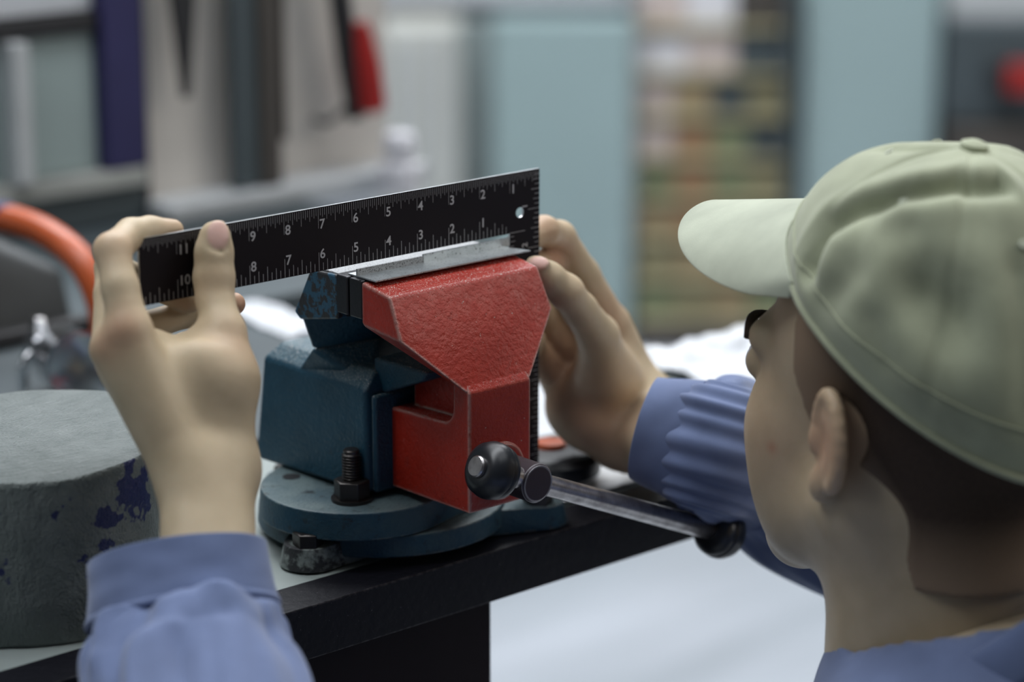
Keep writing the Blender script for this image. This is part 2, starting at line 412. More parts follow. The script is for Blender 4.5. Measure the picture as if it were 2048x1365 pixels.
# jaw plates
def plate(name, y0, y1):
    boxo(name, (XL-.0005, y0, 1.0285), (XR+.001, y1, ZJ), M['steel_dark'], vise, .0014)
plate('jaw_plate', -.0104, .0022)
plate('jaw_plate', .0036, .0150)
# blue fixed jaw
bt = onX(612, 556, XL); bb = onX(587, 624, XL)
bm = bmesh.new()
hull(bm, [(x, y, z) for x in (XL, XR) for y, z in ((.0145, ZJ-.001), (bt[0]-.004, ZJ-.002), (bb[0], bb[1]), (bb[0]-.006, bb[1]-.004), (.0145, 1.024))])
hd = from_bm('fixed_jaw', bm, M['chip'], vise, bevel=.0018, seg=3)
bm = bmesh.new()
hull(bm, [(-.112, .022, 1.0255), (XL+.001, .056, 1.0195), (-.072, .022, 1.0255), (XR-.001, .056, 1.0195),
          (-.104, .036, .998), (-.1405, .0595, .993), (-.083, .036, .998), (-.046, .0595, .993)])
hull(bm, [(-.104, .036, .999), (-.1405, .0595, .994), (-.083, .036, .999), (-.046, .0595, .994), (-.120, .024, .972), (-.1345, .085, .972), (-.065, .024, .972), (-.051, .085, .972)])
from_bm('jaw_neck', bm, M['blue'], vise, bevel=.003, seg=3)
BX0, BX1 = -.1355, -.049
bm = bmesh.new()
hull(bm, [(BX0, .0118, .9755), (BX0, .118, .9755), (BX0-.001, .010, .909), (BX0-.001, .128, .904), (BX1, .0118, .9755), (BX1, .118, .9755), (BX1, .010, .909), (BX1, .128, .904),
          (-.124, .016, .9855), (-.124, .112, .9855), (-.061, .016, .9855), (-.061, .112, .9855)])
from_bm('vise_body', bm, M['blue'], vise, bevel=.003, seg=3)
bm = bmesh.new()
hull(bm, [(x, y, z) for x in (-.1215, -.0625) for y, z in ((.02, .993), (.02, .968), (-.024, .9940), (-.0318, .9935), (-.0275, .9872), (.012, .9715))])
from_bm('slide_guide', bm, M['blue'], vise, bevel=.002, seg=2)
boxo('slide_cover', (-.131, .0075, .908), (-.053, .0125, .972), M['blue'], vise, .003)
boxo('bare_jaw_top', (XL+.002, .0152, ZJ-.0015), (XR-.002, bt[0]-.0055, ZJ-.0002), M['worn'], vise, .0004)['label'] = 'worn bright jaw top'
# swivel plate and base
def discprof(pts, z0, z1, n=80):
    bm = bmesh.new(); P = []
    for cx, cy, r in pts:
        for i in range(n):
            a = 2*math.pi*i/n
            P += [(cx+r*math.cos(a), cy+r*math.sin(a), z0), (cx+(r-.0012)*math.cos(a), cy+(r-.0012)*math.sin(a), z1)]
    hull(bm, P); return bm
from_bm('swivel_plate', discprof([(-.1195, .0425, .0622), (-.083, .056, .066)], .8865, .9045), M['cast'], vise, bevel=.0012, ang=40)
bm = discprof([(-.0895, .0535, .0812)], .872, .886)
from_bm('base_ring', bm, M['cast'], vise, bevel=.0014, ang=40)
def hexprof(c, r, z0, z1, chamf=.0012, n=6, rot=0.):
    bm = bmesh.new(); P = []
    for i in range(n):
        a = 2*math.pi*i/n+rot; P += [(c[0]+r*math.cos(a), c[1]+r*math.sin(a), z0), (c[0]+r*math.cos(a), c[1]+r*math.sin(a), z1-chamf*.6)]
    for i in range(24):
        a = 2*math.pi*i/24; P.append((c[0]+(r-chamf*1.2)*.9*math.cos(a), c[1]+(r-chamf*1.2)*.9*math.sin(a), z1))
    hull(bm, P); return bm
def lug(cx, cy, ang, r=.0192, zt=.8805):
    bm = bmesh.new(); P = []
    for i in range(40):
        a = 2*math.pi*i/40; P += [(cx+r*math.cos(a), cy+r*math.sin(a), ZB+.0015), (cx+(r-.003)*math.cos(a), cy+(r-.003)*math.sin(a), zt)]
    dx, dy = math.cos(ang), math.sin(ang)
    for s in (-1, 1):
        for z in (ZB+.0015, .884): P.append((cx+dx*.040-dy*s*.030, cy+dy*.040+dx*s*.030, z))
    hull(bm, P); return bm
lugs = [(-.1692, .0266), (-.008, -.0085), (-.098, .142)]
for i, (x, y) in enumerate(lugs):
    a = math.atan2(.0535-y, -.0895-x)
    lg = from_bm('mounting_lug', lug(x, y, a), M['lug' if i == 0 else 'cast'], vise, bevel=.0025, seg=3, ang=35)
    from_bm('mounting_bolt', hexprof((x-.004, y-.004), .0100, .8800, .8895, rot=.35), M['nut'], lg, bevel=.0004)
# swivel lock stud and nut, with real turns of thread
nx, ny = -.1425, .0172
bm = hexprof((nx, ny), .0115, .9065, .9185, rot=.2); lnut = from_bm('lock_nut', bm, M['nut'], vise, bevel=.0004)
latheo('washer', (nx, ny, .9045), (0, 0, 1), [(0, 0), (0, .0132), (.0022, .0132), (.0022, 0)], M['nut'], lnut)
pr = [(0, 0), (0, .0058)]
z = 0
while z < .026: pr += [(z+.0004, .0062), (z+.0012, .0051), (z+.0016, .0051)]; z += .0019
pr += [(z+.001, .0052), (z+.0018, .0045), (z+.0018, 0)]
latheo('lock_stud', (nx, ny, .9095), (0, 0, 1), pr, M['nut'], vise, n=32)
latheo('plate_hole', (-.1432, .0795, .9046), (0, 0, 1), [(0, 0), (0, .0058), (.0003, .0058), (.0003, 0)], M['iron'], vise)
# screw head, collar, handle
SX, SZ = -.0925, .9335; HY = -.0940
latheo('screw_collar', (SX, AY+.002, SZ), (0, -1, 0), [(0, 0), (0, .0185), (.004, .0185), (.0055, .0170), (.0055, 0)], M['red'], vise)
latheo('screw_head', (SX, AY-.002, SZ), (0, -1, 0), [(0, 0), (0, .0135), (.002, .0135), (.003, .0123), (.032, .0123), (.0335, .0112), (.0335, .0108), (.0333, .0106), (.0333, 0)], M['hubface'], vise, n=64)
HA = on(962, 931, 1, HY); HB = on(1462, 1066, 1, HY)
hd = Vector(HB-HA); HLn = hd.length; hd.normalize()
# keep the bar through the screw axis
off = Vector((SX, HY, SZ)) - (Vector(HA)+hd*((Vector((SX, HY, SZ))-Vector(HA)).dot(hd)))
HA = Vector(HA)+off-hd*.004; HLn += .006
bar = latheo('handle_bar', HA-hd*.0005, hd, [(0, 0), (0, .0058), (.001, .0067), (HLn+.002, .0067), (HLn+.003, .0060), (HLn+.003, 0)], M['bar'], vise, n=40)
kp = [(d_*1.08, r_*1.12 if r_ > .007 else r_) for d_, r_ in [(0, .0063), (.0, .0085), (.0012, .011), (.004, .0142), (.009, .0158), (.0125, .0156), (.0135, .0146), (.0155, .0150), (.0185, .0140), (.0205, .0118), (.0215, .0085), (.0215, .006)]]
latheo('handle_knob', HA+hd*.0025, hd, kp, M['rubber'], bar, n=56)
latheo('handle_knob', HA+hd*(HLn-.001), -hd, kp, M['rubber'], bar, n=56)
# ================================================================== WORKPIECE + COVER
wp = thing('sheet_metal_plate', 'thin grey steel plate lying across the top of the vise jaws', 'metal plate', (-.09, 0, ZJ))
bm = bmesh.new()
hull(bm, [(-.1500, .0075, ZJ+.0001), (-.1510, -.0205, ZJ+.0004), (-.0270, -.0215, ZJ+.0004), (-.0330, .0005, ZJ+.0001),
          (-.1500, .0075, ZJ+.0009), (-.1510, -.0205, ZJ+.0012), (-.0270, -.0215, ZJ+.0012), (-.0330, .0005, ZJ+.0009)])
from_bm('plate', bm, M['sheet'], wp)
a = on(1018, 474, 1, -.001); b = on(846, 506, 1, -.001)
bm = bmesh.new(); box(bm, (b[0], -.0016, ZJ+.0006), (a[0], -.0002, a[2]-.0003)); from_bm('upright_flange', bm, M['sheet'], wp)
boxo('lower_flange', (-.1500, -.0016, ZJ+.0006), (b[0]-.0003, -.0002, ZJ+.0050), M['worn'], wp, 0)
# ================================================================== SQUARE (L-shaped rule)
sq = thing('carpenter_square', 'black L-shaped metal ruler with white inch scales held on top of the vise', 'ruler', (-.15, 0, ZR-1.5*IN))
AW = 1.54*IN; TL = 8*IN
cu = bpy.data.curves.new('sqc', 'CURVE'); cu.dimensions = '2D'; cu.fill_mode = 'BOTH'; cu.extrude = .0007
def poly(pts):
    sp = cu.splines.new('POLY'); sp.points.add(len(pts)-1)
    for p, q in zip(sp.points, pts): p.co = (*q, 0, 1)
    sp.use_cyclic_u = True
poly([(-12*IN, 0), (0, 0), (0, -TL), (-IN, -TL), (-IN, -AW), (-12*IN, -AW)])
hx, hz = -.0168, -.0265
poly([(hx+.0033*math.cos(2*math.pi*i/28), hz+.0033*math.sin(2*math.pi*i/28)) for i in range(28)])
tmp = bpy.data.objects.new('tmp', cu); COL.objects.link(tmp)
dg = bpy.context.evaluated_depsgraph_get(); me = bpy.data.meshes.new_from_object(tmp.evaluated_get(dg)); bpy.data.objects.remove(tmp)
me.transform(Matrix.Translation((0, .0008, ZR)) @ Matrix.Rotation(math.pi/2, 4, 'X'))
me.materials.clear(); me.materials.append(M['square']); me.materials.append(M['squareedge'])
for p in me.polygons:
    if abs(p.normal.y) < .5: p.material_index = 1
    p.use_smooth = False
me.name = 'blade'; blade = link(bpy.data.objects.new('blade', me), sq)
YT = -.00012
tv, tf = [], []
def tick(x0, z0, x1, z1):
    i = len(tv); tv.extend([(x0, YT, z0), (x1, YT, z0), (x1, YT, z1), (x0, YT, z1)]); tf.append((i, i+1, i+2, i+3))
TW = .00028
for i in range(0, 12*16+1):
    if i % 16 == 0: L = .0122
    elif i % 8 == 0: L = .0092
    elif i % 4 == 0: L = .0072
    elif i % 2 == 0: L = .0056
    else: L = .0044
    if i == 0 or i == 192: continue
    x = -i/16*IN; w = TW*.7; tick(x-w/2, ZR-.0006-L, x+w/2, ZR-.0006)
for i in range(1, 11*8):
    L = .0112 if i % 8 == 0 else .0086 if i % 4 == 0 else .0066 if i % 2 == 0 else .0046
    x = -IN-i/8*IN; tick(x-TW/2, ZR-AW+.0004, x+TW/2, ZR-AW+.0004+L)
for i in range(1, 8*8):                                  # the tongue: outer and inner edge
    z = ZR-i/8*IN
    L = .0095 if i % 8 == 0 else .007 if i % 4 == 0 else .0052 if i % 2 == 0 else .0038
    tick(-.0004-L, z-TW/2, -.0004, z+TW/2)
    if z < ZR-AW-.002: tick(-IN+.0004, z-TW/2, -IN+.0004+L*.8, z+TW/2)
tick(-IN, ZR-AW+.0002, -.0125, ZR-AW+.0005)
mk('scale_marks', tv, tf, M['print'], blade)['kind'] = 'stuff'
def text(s, size, x, z, rot=0., y=YT, mat=None, parent=blade, name='numeral', align='CENTER', extr=.00003, bold=0.0):
    c = bpy.data.curves.new(name, 'FONT'); c.body = s; c.size = size; c.align_x = align; c.align_y = 'CENTER'; c.extrude = extr; c.offset = bold
    t = bpy.data.objects.new('t', c); COL.objects.link(t); dg = bpy.context.evaluated_depsgraph_get(); me = bpy.data.meshes.new_from_object(t.evaluated_get(dg)); bpy.data.objects.remove(t)
    me.transform(Matrix.Translation((x, y, z)) @ Matrix.Rotation(rot, 4, 'Y') @ Matrix.Rotation(math.pi/2, 4, 'X'))
    me.materials.clear(); me.materials.append(mat or M['print']); me.name = name
    o = bpy.data.objects.new(name, me); return link(o, parent)
for n in range(1, 12):
    text(str(n), .0082, -n*IN+(.0028 if n < 10 else .0048), ZR-.0106, bold=.00012)
for n in range(1, 11):
    text(str(n), .0082, -(n+1)*IN+(.0028 if n < 10 else .0048), ZR-AW+.0103, bold=.00012)
for n in range(1, 8):
    text(str(n), .0062, -.0125, ZR-n*IN+.0024, rot=-math.pi/2, bold=.0001)
# ================================================================== GREY CASTING (left)
gz = .966
pl = [on(*p, 2, gz)[:2] for p in ((-160, 955), (-60, 968), (0, 968), (60, 966), (150, 956), (230, 933), (285, 910), (316, 884), (330, 855), (318, 828), (280, 800), (230, 784), (160, 779), (60, 780), (0, 787), (-80, 800), (-160, 820))]
pl = [p for p in catmull([(*p, 0) for p in pl]+[(*pl[0], 0)], 8)][:-1]
bm = bmesh.new(); cx = sum(p[0] for p in pl)/len(pl); cy = sum(p[1] for p in pl)/len(pl)
prev = None; rings = []
for z, s in ((ZB+.0005, .965), (ZB+.003, .985), (ZB+.03, .99), (gz-.03, .995), (gz-.004, 1.0), (gz-.001, .995), (gz, .985)):
    rings.append([bm.verts.new((cx+(p[0]-cx)*s, cy+(p[1]-cy)*s, z)) for p in pl])
for p, q in zip(rings[:-1], rings[1:]):
    for i in range(len(pl)): bm.faces.new((p[i], p[(i+1) % len(pl)], q[(i+1) % len(pl)], q[i]))
bm.faces.new(rings[-1]); bm.faces.new(rings[0][::-1])
o = from_bm('cast_block', bm, M['grey'], None); o.data.shade_smooth(); o.data.set_sharp_from_angle(angle=math.radians(50))
tag(o, 'large rounded grey hammered metal casting with dark blue paint chips, left on the bench', 'casting')
# ================================================================== STUFF ON THE BENCH RIGHT OF THE VISE
def crumple(name, x0, x1, y0, y1, z, amp, mat, seed, nx=50, ny=40):
    vs, fs = [], []
    for j in range(ny):
        for i in range(nx):
            u, v = i/(nx-1), j/(ny-1); x = x0+(x1-x0)*u; y = y0+(y1-y0)*v
            n = noise.turbulence(Vector((x*16+seed, y*16, seed)), 3, False)
            ed = .006*noise.noise(Vector((x*40, y*40, seed)))
            vs.append((x+ed, y+ed, z+.0012+amp*abs(n)))
    for j in range(ny-1):
        for i in range(nx-1): a = j*nx+i; fs.append((a, a+1, a+nx+1, a+nx))
    o = mk(name, vs, fs, mat, None, True); m = o.modifiers.new('s', 'SOLIDIFY'); m.thickness = .0006; m.offset = 1; return o
M['whitesheet'] = plain('crumpled_white_sheet', (.55, .57, .60), .35, .0, var=.05, bump=.4, bscale=60)
tag(crumple('crumpled_sheet', .30, .62, .02, .23, ZB, .022, M['whitesheet'], 2.), 'crumpled shiny white sheet lying at the rear right of the bench', 'wrapping')  # crumpled white sheet over a pale stretch of the bench
tag(crumple('white_sheet', .022, .27, .0050, .100, ZB, .004, M['matte'], 5.), 'small crinkled white sheet right beside the vise under the handle', 'paper')  # crinkled white sheet filling the pale stretch next to the vise
tag(crumple('white_sheet', .03, .29, .125, .235, ZB, .005, M['paper'], 9.), 'white paper sheet behind the right hand and red vise jaw', 'paper')
cc = on(1145, 945, 2, ZB+.012)
bt_ = thing('tape_reel', 'low round black reel with orange centre lying under the right hand', 'reel', (cc[0], cc[1]+.02, ZB))
latheo('reel_body', (cc[0], cc[1]+.02, ZB+.006), (0, 0, 1), [(0, 0), (0, .028), (.003, .033), (.013, .034), (.017, .030), (.018, .018), (.018, 0)], M['rubber'], bt_)
latheo('reel_centre', (cc[0]+.004, cc[1]+.026, ZB+.024), (0, 0, 1), [(0, 0), (0, .011), (.003, .010), (.0035, 0)], M['orange'], bt_)['label'] = 'orange round centre'
# ================================================================== REAR BENCH, BOARD AND TOOLS (blurred)
YB = .955
rb = thing('rear_bench', 'grey rear bench standing behind the vise bench on the left', 'workbench', (-.1, .65, 0))
bm = bmesh.new(); box(bm, (-1.2, .27, ZB-.035), (.16, 1.02, ZB-.002)); box(bm, (.1601, .60, ZB-.035), (.50, 1.02, ZB-.002)); from_bm('bench_top', bm, M['slate'], rb, bevel=.001)
for x in (-1.15, -.1):
    boxo('leg', (x, .3, 0), (x+.05, .35, ZB-.035), M['slate'], rb); boxo('leg', (x, .94, 0), (x+.05, .99, ZB-.035), M['slate'], rb)
def panel(name, x0, y0, x1, y1, mat, dy=0., th=.02, parent=None, bevel=.002):
    """upright panel on the board plane; x/y corners as seen in the photo"""
    a = on(x0, y1, 1, YB+dy); b = on(x1, y0, 1, YB+dy); am = on((x0+x1)/2, y1, 1, YB+dy); bmz = on((x0+x1)/2, y0, 1, YB+dy)
    return boxo(name, (a[0], YB+dy, am[2]), (b[0], YB+dy+th, bmz[2]), mat, parent, bevel)
tb_ = thing('tool_board', 'warm white tool board with hanging tools behind the ruler', 'tool board', (.35, YB, ZB))
a = on(285, 430, 1, YB); b = on(775, 350, 1, YB)
bx0, bx1 = a[0], b[0]
boxo('board', (bx0, YB, ZB), (bx1, YB+.02, 1.25), M['board'], tb_)
boxo('ledge', (bx0, YB-.05, ZB+.0), (bx1+.02, YB-.001, ZB+.016), M['ledge'], tb_)
boxo('side_post', (bx0-.003, YB-.012, ZB), (bx0+.004, YB+.03, 1.25), M['iron'], tb_)
# steel cabinet left of the board: navy post, teal door, grey shelf
cb = thing('steel_cabinet', 'grey-green steel cabinet with navy post at the upper left', 'cabinet', (.1, YB, ZB))
n0 = on(195, 200, 1, YB-.005)[0]; c0 = on(-140, 200, 1, YB)[0]
zs = on(140, 345, 1, YB)[2]; zt = on(60, 75, 1, YB)[2]
boxo('navy_post', (n0, YB-.02, zs), (bx0-.004, YB+.02, 1.25), M['navy'], cb)['label'] = 'navy blue upright'
boxo('door_panel', (c0, YB-.004, zs), (n0-.001, YB+.02, zt), M['tealdark'], cb)
boxo('door_rail', (c0, YB-.012, zt), (n0-.001, YB+.02, zt+.02), M['iron'], cb)
boxo('light_panel', (c0, YB-.004, zt+.021), (n0-.001, YB+.02, 1.22), M['paper'], cb)
boxo('shelf_front', (c0, YB-.02, ZB+.035), (bx0-.004, YB+.02, zs-.001), M['greyledge'], cb)
boxo('plinth', (c0, YB-.012, ZB), (bx0-.004, YB+.02, ZB+.034), M['slate'], cb)
x = on(45, 250, 1, YB-.02)[0]
boxo('hinge_strip', (x-.012, YB-.03, zs), (x+.006, YB-.005, zt), M['ledge'], cb)
# hanging tools
def flatpt(x, y, dy=-.03): return on(x, y, 1, YB+dy)
t = thing('flat_file', 'black tapered file hanging point down on the white tool board', 'file', flatpt(372, 190))
tp = flatpt(372, 195); up_ = flatpt(362, -70)
bm = bmesh.new(); hull(bm, [tuple(up_+np.array([s*.018, d, 0])) for s in (-1, 1) for d in (-.004, .004)]+[tuple(tp+np.array([s*.005, d, 0])) for s in (-1, 1) for d in (-.002, .002)])
from_bm('file_blade', bm, M['iron'], t, bevel=.001)
latheo('handle', tuple(up_), (0, 0, 1), [(0, 0), (0, .009), (.02, .013), (.09, .012), (.1, 0)], M['iron'], t)
t = thing('saw_blade', 'broad dark brown blade hanging full height down the tool board', 'saw', flatpt(505, 400))
a = flatpt(470, 405); b = flatpt(556, 390)
boxo('blade', (a[0], YB-.034, ZB+.017), (a[0]+.030, YB-.022, 1.24), M['slate'], t)
boxo('blade_back', (a[0]+.030, YB-.040, ZB+.017), (b[0], YB-.022, 1.24), M['darkbrown'], t)
x = flatpt(566, 200)[0]
o = boxo('thin_rod', (x, YB-.03, ZB+.06), (x+.0055, YB-.024, 1.24), M['darkbrown'], None); tag(o, 'thin dark rod hanging just right of the broad brown blade', 'rod')
t = thing('screwdriver', 'red handled driver with black shank hanging upper centre on the board', 'screwdriver', flatpt(740, 220, -.05))
a = flatpt(745, 222, -.05); b = flatpt(722, 45, -.05); ax = b-a; L = np.linalg.norm(ax)
latheo('handle', a, ax, [(0, 0), (0, .011), (.004, .0155), (L*.5, .0150), (L*.85, .011), (L, .0075), (L, 0)], M['redplastic'], t)['label'] = 'red plastic handle'
latheo('shank', a+ax*.55+np.array([-.014, .012, 0]), ax, [(-.06, 0), (-.06, .009), (.0, .012), (L*2, .011), (L*2, 0)], M['iron'], t)
t = flatpt(640, 240)
bm = bmesh.new(); tube(bm, catmull([flatpt(630, 238, -.006), flatpt(650, 245, -.03), flatpt(675, 232, -.03), flatpt(700, 205, -.03), flatpt(702, 190, -.03)], 6), .0035, 12)
o = from_bm('wall_hook', bm, M['darkbrown'], None, smooth=True); tag(o, 'small dark hook on the board left of the red driver', 'hook')
bp = on(800, 420, 1, YB-.08); 
bo = thing('spray_bottle', 'white bottle standing at the right end of the board ledge', 'bottle', (bp[0], bp[1], ZB-.002))
bx, by = bp[0], bp[1]
latheo('bottle_body', (bx, by, ZB-.002), (0, 0, 1), [(0, 0), (0, .019), (.003, .022), (.028, .022), (.036, .012), (.042, .011), (.042, 0)], M['white'], bo)
latheo('cap', (bx, by, ZB+.040), (0, 0, 1), [(0, 0), (0, .018), (.020, .016), (.022, .012), (.022, 0)], M['white'], bo)
# chrome fittings and the orange-handled tool on the rear bench
def ringo(name, c, axis, R, r, mat, parent):
    ax, a, b = basis(axis); c = Vector(c); P = [c+(a*math.cos(2*math.pi*i/40)+b*math.sin(2*math.pi*i/40))*R for i in range(41)]
    bm = bmesh.new(); tube(bm, P, r, 12, cap=False, up=ax); return from_bm(name, bm, mat, parent, smooth=True)
c1 = on(150, 745, 2, ZB+.022)
jar = thing('steel_cup', 'shiny chrome cup lying on its side behind the grey casting', 'cup', (c1[0], c1[1], ZB-.002))
axj = Vector((-.3, -.9, .12)).normalized(); r0 = .026
latheo('cup_body', Vector((c1[0], c1[1], ZB+.029)), axj, [(-.05, 0), (-.05, .018), (-.045, .024), (.02, r0), (.022, r0+.001), (.022, r0-.001), (-.04, .020), (-.04, 0)], M['chrome'], jar)
pc = on(40, 760, 2, ZB+.01)
pl_ = thing('pliers', 'pair of steel pliers standing open at the far left behind the casting', 'pliers', (pc[0], pc[1], ZB-.002))
pv = on(78, 690, 1, pc[1]);
for ex, nm in ((48, 'handle'), (122, 'handle')):
    e = on(ex, 790, 1, pc[1]); e[2] = max(e[2], ZB+.002)
    bm = bmesh.new(); tube(bm, catmull([pv, pv*.5+e*.5+np.array([(.006 if ex > 78 else -.006), 0, .004]), e], 8), .0042, 12); from_bm(nm, bm, M['chrome'], pl_, smooth=True)
latheo('jaw', pv+np.array([0, -.006, 0]), (0, 1, 0), [(0, 0), (0, .010), (.012, .010), (.012, 0)], M['chrome'], pl_)
bm = bmesh.new(); hull(bm, [pv+np.array([x, y, z]) for x, z in ((-.008, 0), (.008, 0), (.004, .022), (-.004, .022)) for y in (-.004, .004)]); from_bm('jaw', bm, M['chrome'], pl_, bevel=.001)
ot = thing('hose_handle', 'glossy orange curved handle arching over a dark machine at left', 'handle', on(100, 600, 2, ZB))
P = catmull([dep(*p) for p in ((-30, 430, 2.12), (25, 440, 2.11), (85, 462, 2.09), (140, 500, 2.07), (180, 550, 2.06), (205, 620, 2.06), (215, 700, 2.07))], 8)
bm = bmesh.new(); tube(bm, P, .0118, 20); from_bm('grip', bm, M['orange'], ot, smooth=True)
P2 = catmull([dep(*p) for p in ((-80, 432, 2.13), (-30, 430, 2.12), (8, 434, 2.115), (14, 437, 2.113))], 6)
bm = bmesh.new(); tube(bm, P2, .0128, 20); from_bm('collar', bm, M['navy'], ot, smooth=True)['label'] = 'navy end collar'
mb = on(60, 690, 2, ZB)
mc = thing('small_machine', 'dark grey machine housing under the orange handle at far left', 'machine', (mb[0], mb[1], ZB-.002))
mt = on(60, 470, 1, mb[1]+.05)[2]
bm = bmesh.new(); hull(bm, [(mb[0]+x, mb[1]+y, z) for x, y, z in ((-.3, .02, ZB-.002), (.06, .02, ZB-.002), (-.3, .16, ZB-.002), (.07, .16, ZB-.002), (-.3, .05, mt), (.00, .05, mt), (-.3, .13, mt), (.02, .13, mt), (.055, .03, ZB+.05))])
from_bm('housing', bm, M['machine'], mc, bevel=.01, seg=3)
boxo('foot_rail', (mb[0]-.3, mb[1]+.005, ZB-.002), (mb[0]+.07, mb[1]+.02, ZB+.012), M['iron'], mc)
tag(crumple('rag', on(525, 655, 2, ZB)[0], on(640, 640, 2, ZB)[0], .40, .60, ZB-.003, .012, M['paper'], 13.), 'pale rag on the rear bench seen between left hand and vise', 'rag')
# ================================================================== FAR BACKGROUND at about five metres
def far(x0, y0, x1, y1, t, name, mat, thick=.4, parent=None, base=None):
    """box facing the room, its near face spanning the given sight lines at distance t"""
    A = dep(x0, y1, t); 
    hd_ = lambda x: CAM+ (ray(x, (y0+y1)/2)*t)
    p0 = hd_(x0); p1 = hd_(x1)
    zt_ = (dep((x0+x1)/2, y0, t))[2]; zb_ = (dep((x0+x1)/2, y1, t))[2] if base is None else base
    d = CD*thick; bm = bmesh.new()
    hull(bm, [(p[0]+q[0], p[1]+q[1], z) for p in (p0, p1) for q in ((0, 0), (d[0], d[1])) for z in (zb_, zt_)])
    return from_bm(name, bm, mat, parent, bevel=.004), p0, p1, zb_, zt_
T5 = 5.3
lk = thing('locker', 'pale teal steel locker behind the ruler end, left of the shelf', 'locker', tuple(dep(1080, 700, T5)[:2])+(0,))
far(985, 30, 1262, 700, T5, 'body', M['teal'], .5, lk, 0.)
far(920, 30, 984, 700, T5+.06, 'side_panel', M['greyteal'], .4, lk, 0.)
far(905, 8, 1262, 28, T5-.01, 'top_lip', M['slate'], .5, lk)
lk2 = thing('locker', 'pale teal steel locker right of the colourful shelf, above the cap brim', 'locker', tuple(dep(1740, 700, T5)[:2])+(0,))
far(1602, -60, 1868, 700, T5+.1, 'body', M['teal'], .5, lk2, 0.)
cr = thing('cream_cabinet', 'cream narrow ribbed cabinet right of the tool board', 'cabinet', tuple(dep(850, 700, T5)[:2])+(0,))
far(765, 45, 918, 700, T5-.1, 'body', M['cream'], .4, cr, 0.)
for x in (795, 832, 878):
    far(x, 70, x+13, 640, T5-.115, 'rib', M['ledge'], .02, cr)
o, *_ = far(740, -40, 1258, 6, T5-.02, 'paper_stack', M['paper'], .5); tag(o, 'white papers stacked along the locker top behind the ruler', 'papers')
sh = thing('storage_shelf', 'tall open shelf crowded with tan, green and orange boxes', 'shelf', tuple(dep(1415, 700, T5)[:2])+(0,))
_, s0, s1, _, _ = far(1266, -60, 1585, 712, T5+.42, 'back_panel', M['darkbrown'], .02, sh, 0.)
far(1265, -60, 1273, 712, T5+.05, 'side_post', M['ledge'], .35, sh, 0.); far(1572, -60, 1590, 712, T5+.05, 'side_post', M['slate'], .35, sh, 0.)
rows = [(-50, 55), (62, 150), (158, 235), (243, 320), (328, 400), (408, 480), (488, 560), (568, 640)]
for y0, y1 in rows: far(1274, y1, 1571, y1+7, T5+.06, 'shelf_board', M['olive'], .34, sh)
far(1274, 650, 1571, 712, T5+.06, 'kick_board', M['darkbrown'], .3, sh, 0.)
pal = [['pinkish', 'white', 'darkbrown'], ['white', 'pinkish', 'slate'], ['pinkish', 'tan', 'slate', 'olive'], ['pinkish', 'rust', 'green', 'slate'], ['green', 'rust', 'green', 'olive'], ['tan', 'rust', 'olive', 'green'], ['olive', 'tan', 'rust', 'green'], ['green', 'olive', 'tan', 'green']]
cn = dict(pinkish='pale pink', white='white', darkbrown='dark brown', slate='slate grey', tan='tan', olive='khaki', rust='rust orange', green='green')
ordn = ['top', 'second', 'third', 'fourth', 'fifth', 'sixth', 'seventh', 'lowest']
for ri, ((y0, y1), cs) in enumerate(zip(rows, pal)):
    w = 297/len(cs)
    for ci, c in enumerate(cs):
        x0 = 1274+ci*w; o, *_ = far(x0+1, y0+3+rng.randint(0, 9), x0+w-1, y1, T5+.09, 'storage_box', M[c], .28)
        side = ['left end', 'left of middle', 'right of middle', 'right end'][ci] if len(cs) == 4 else ['left end', 'middle', 'right end'][ci]
        tag(o, '%s box at the %s of the %s row of the tall shelf' % (cn[c], side, ordn[ri]), 'box', 'boxes on the tall shelf')
dk = thing('machine_cabinet', 'dark slate machine cabinet in the upper right corner', 'machine', tuple(dep(1980, 700, T5)[:2])+(0,))
far(1892, 40, 2200, 250, T5+.02, 'control_box', M['slate'], .4, dk)
far(1892, 252, 2200, 700, T5+.05, 'lower_body', M['darkbrown'], .4, dk, 0.)
far(1900, -60, 2200, 38, T5+.04, 'top_box', M['ledge'], .4, dk)
far(1985, 125, 2045, 190, T5-.03, 'switch_plate', M['iron'], .05, dk)
far(2018, 130, 2120, 188, T5-.06, 'stop_button', M['redplastic'], .03, dk)
# ================================================================== PERSON
A40 = math.radians(49)
Fh = -math.cos(A40)*CR+math.sin(A40)*CD; Lh = -(math.sin(A40)*CR+math.cos(A40)*CD); Uh = CUZ.copy()
def pitched(F_, U_, deg):
    a = math.radians(deg); return F_*math.cos(a)-U_*math.sin(a), U_*math.cos(a)+F_*math.sin(a)
Fc, Uc = pitched(Fh, Uh, -10)               # the cap sits tipped back on the head
Fh, Uh = pitched(Fh, Uh, -1)
EAR = dep(1668, 884, 1.42); HC = EAR-(-.015*Fh+.080*Lh)
def Hd(f, l, u): return HC+Fh*f+Lh*l+Uh*u
def Cd(f, l, u): return HC+Fc*f+Lh*l+Uc*u
FR = [Fh, Lh, Uh]
person = thing('person', 'young person in sage green cap and blue work shirt holding the black ruler', 'person', (HC[0], HC[1]-.25, 0))
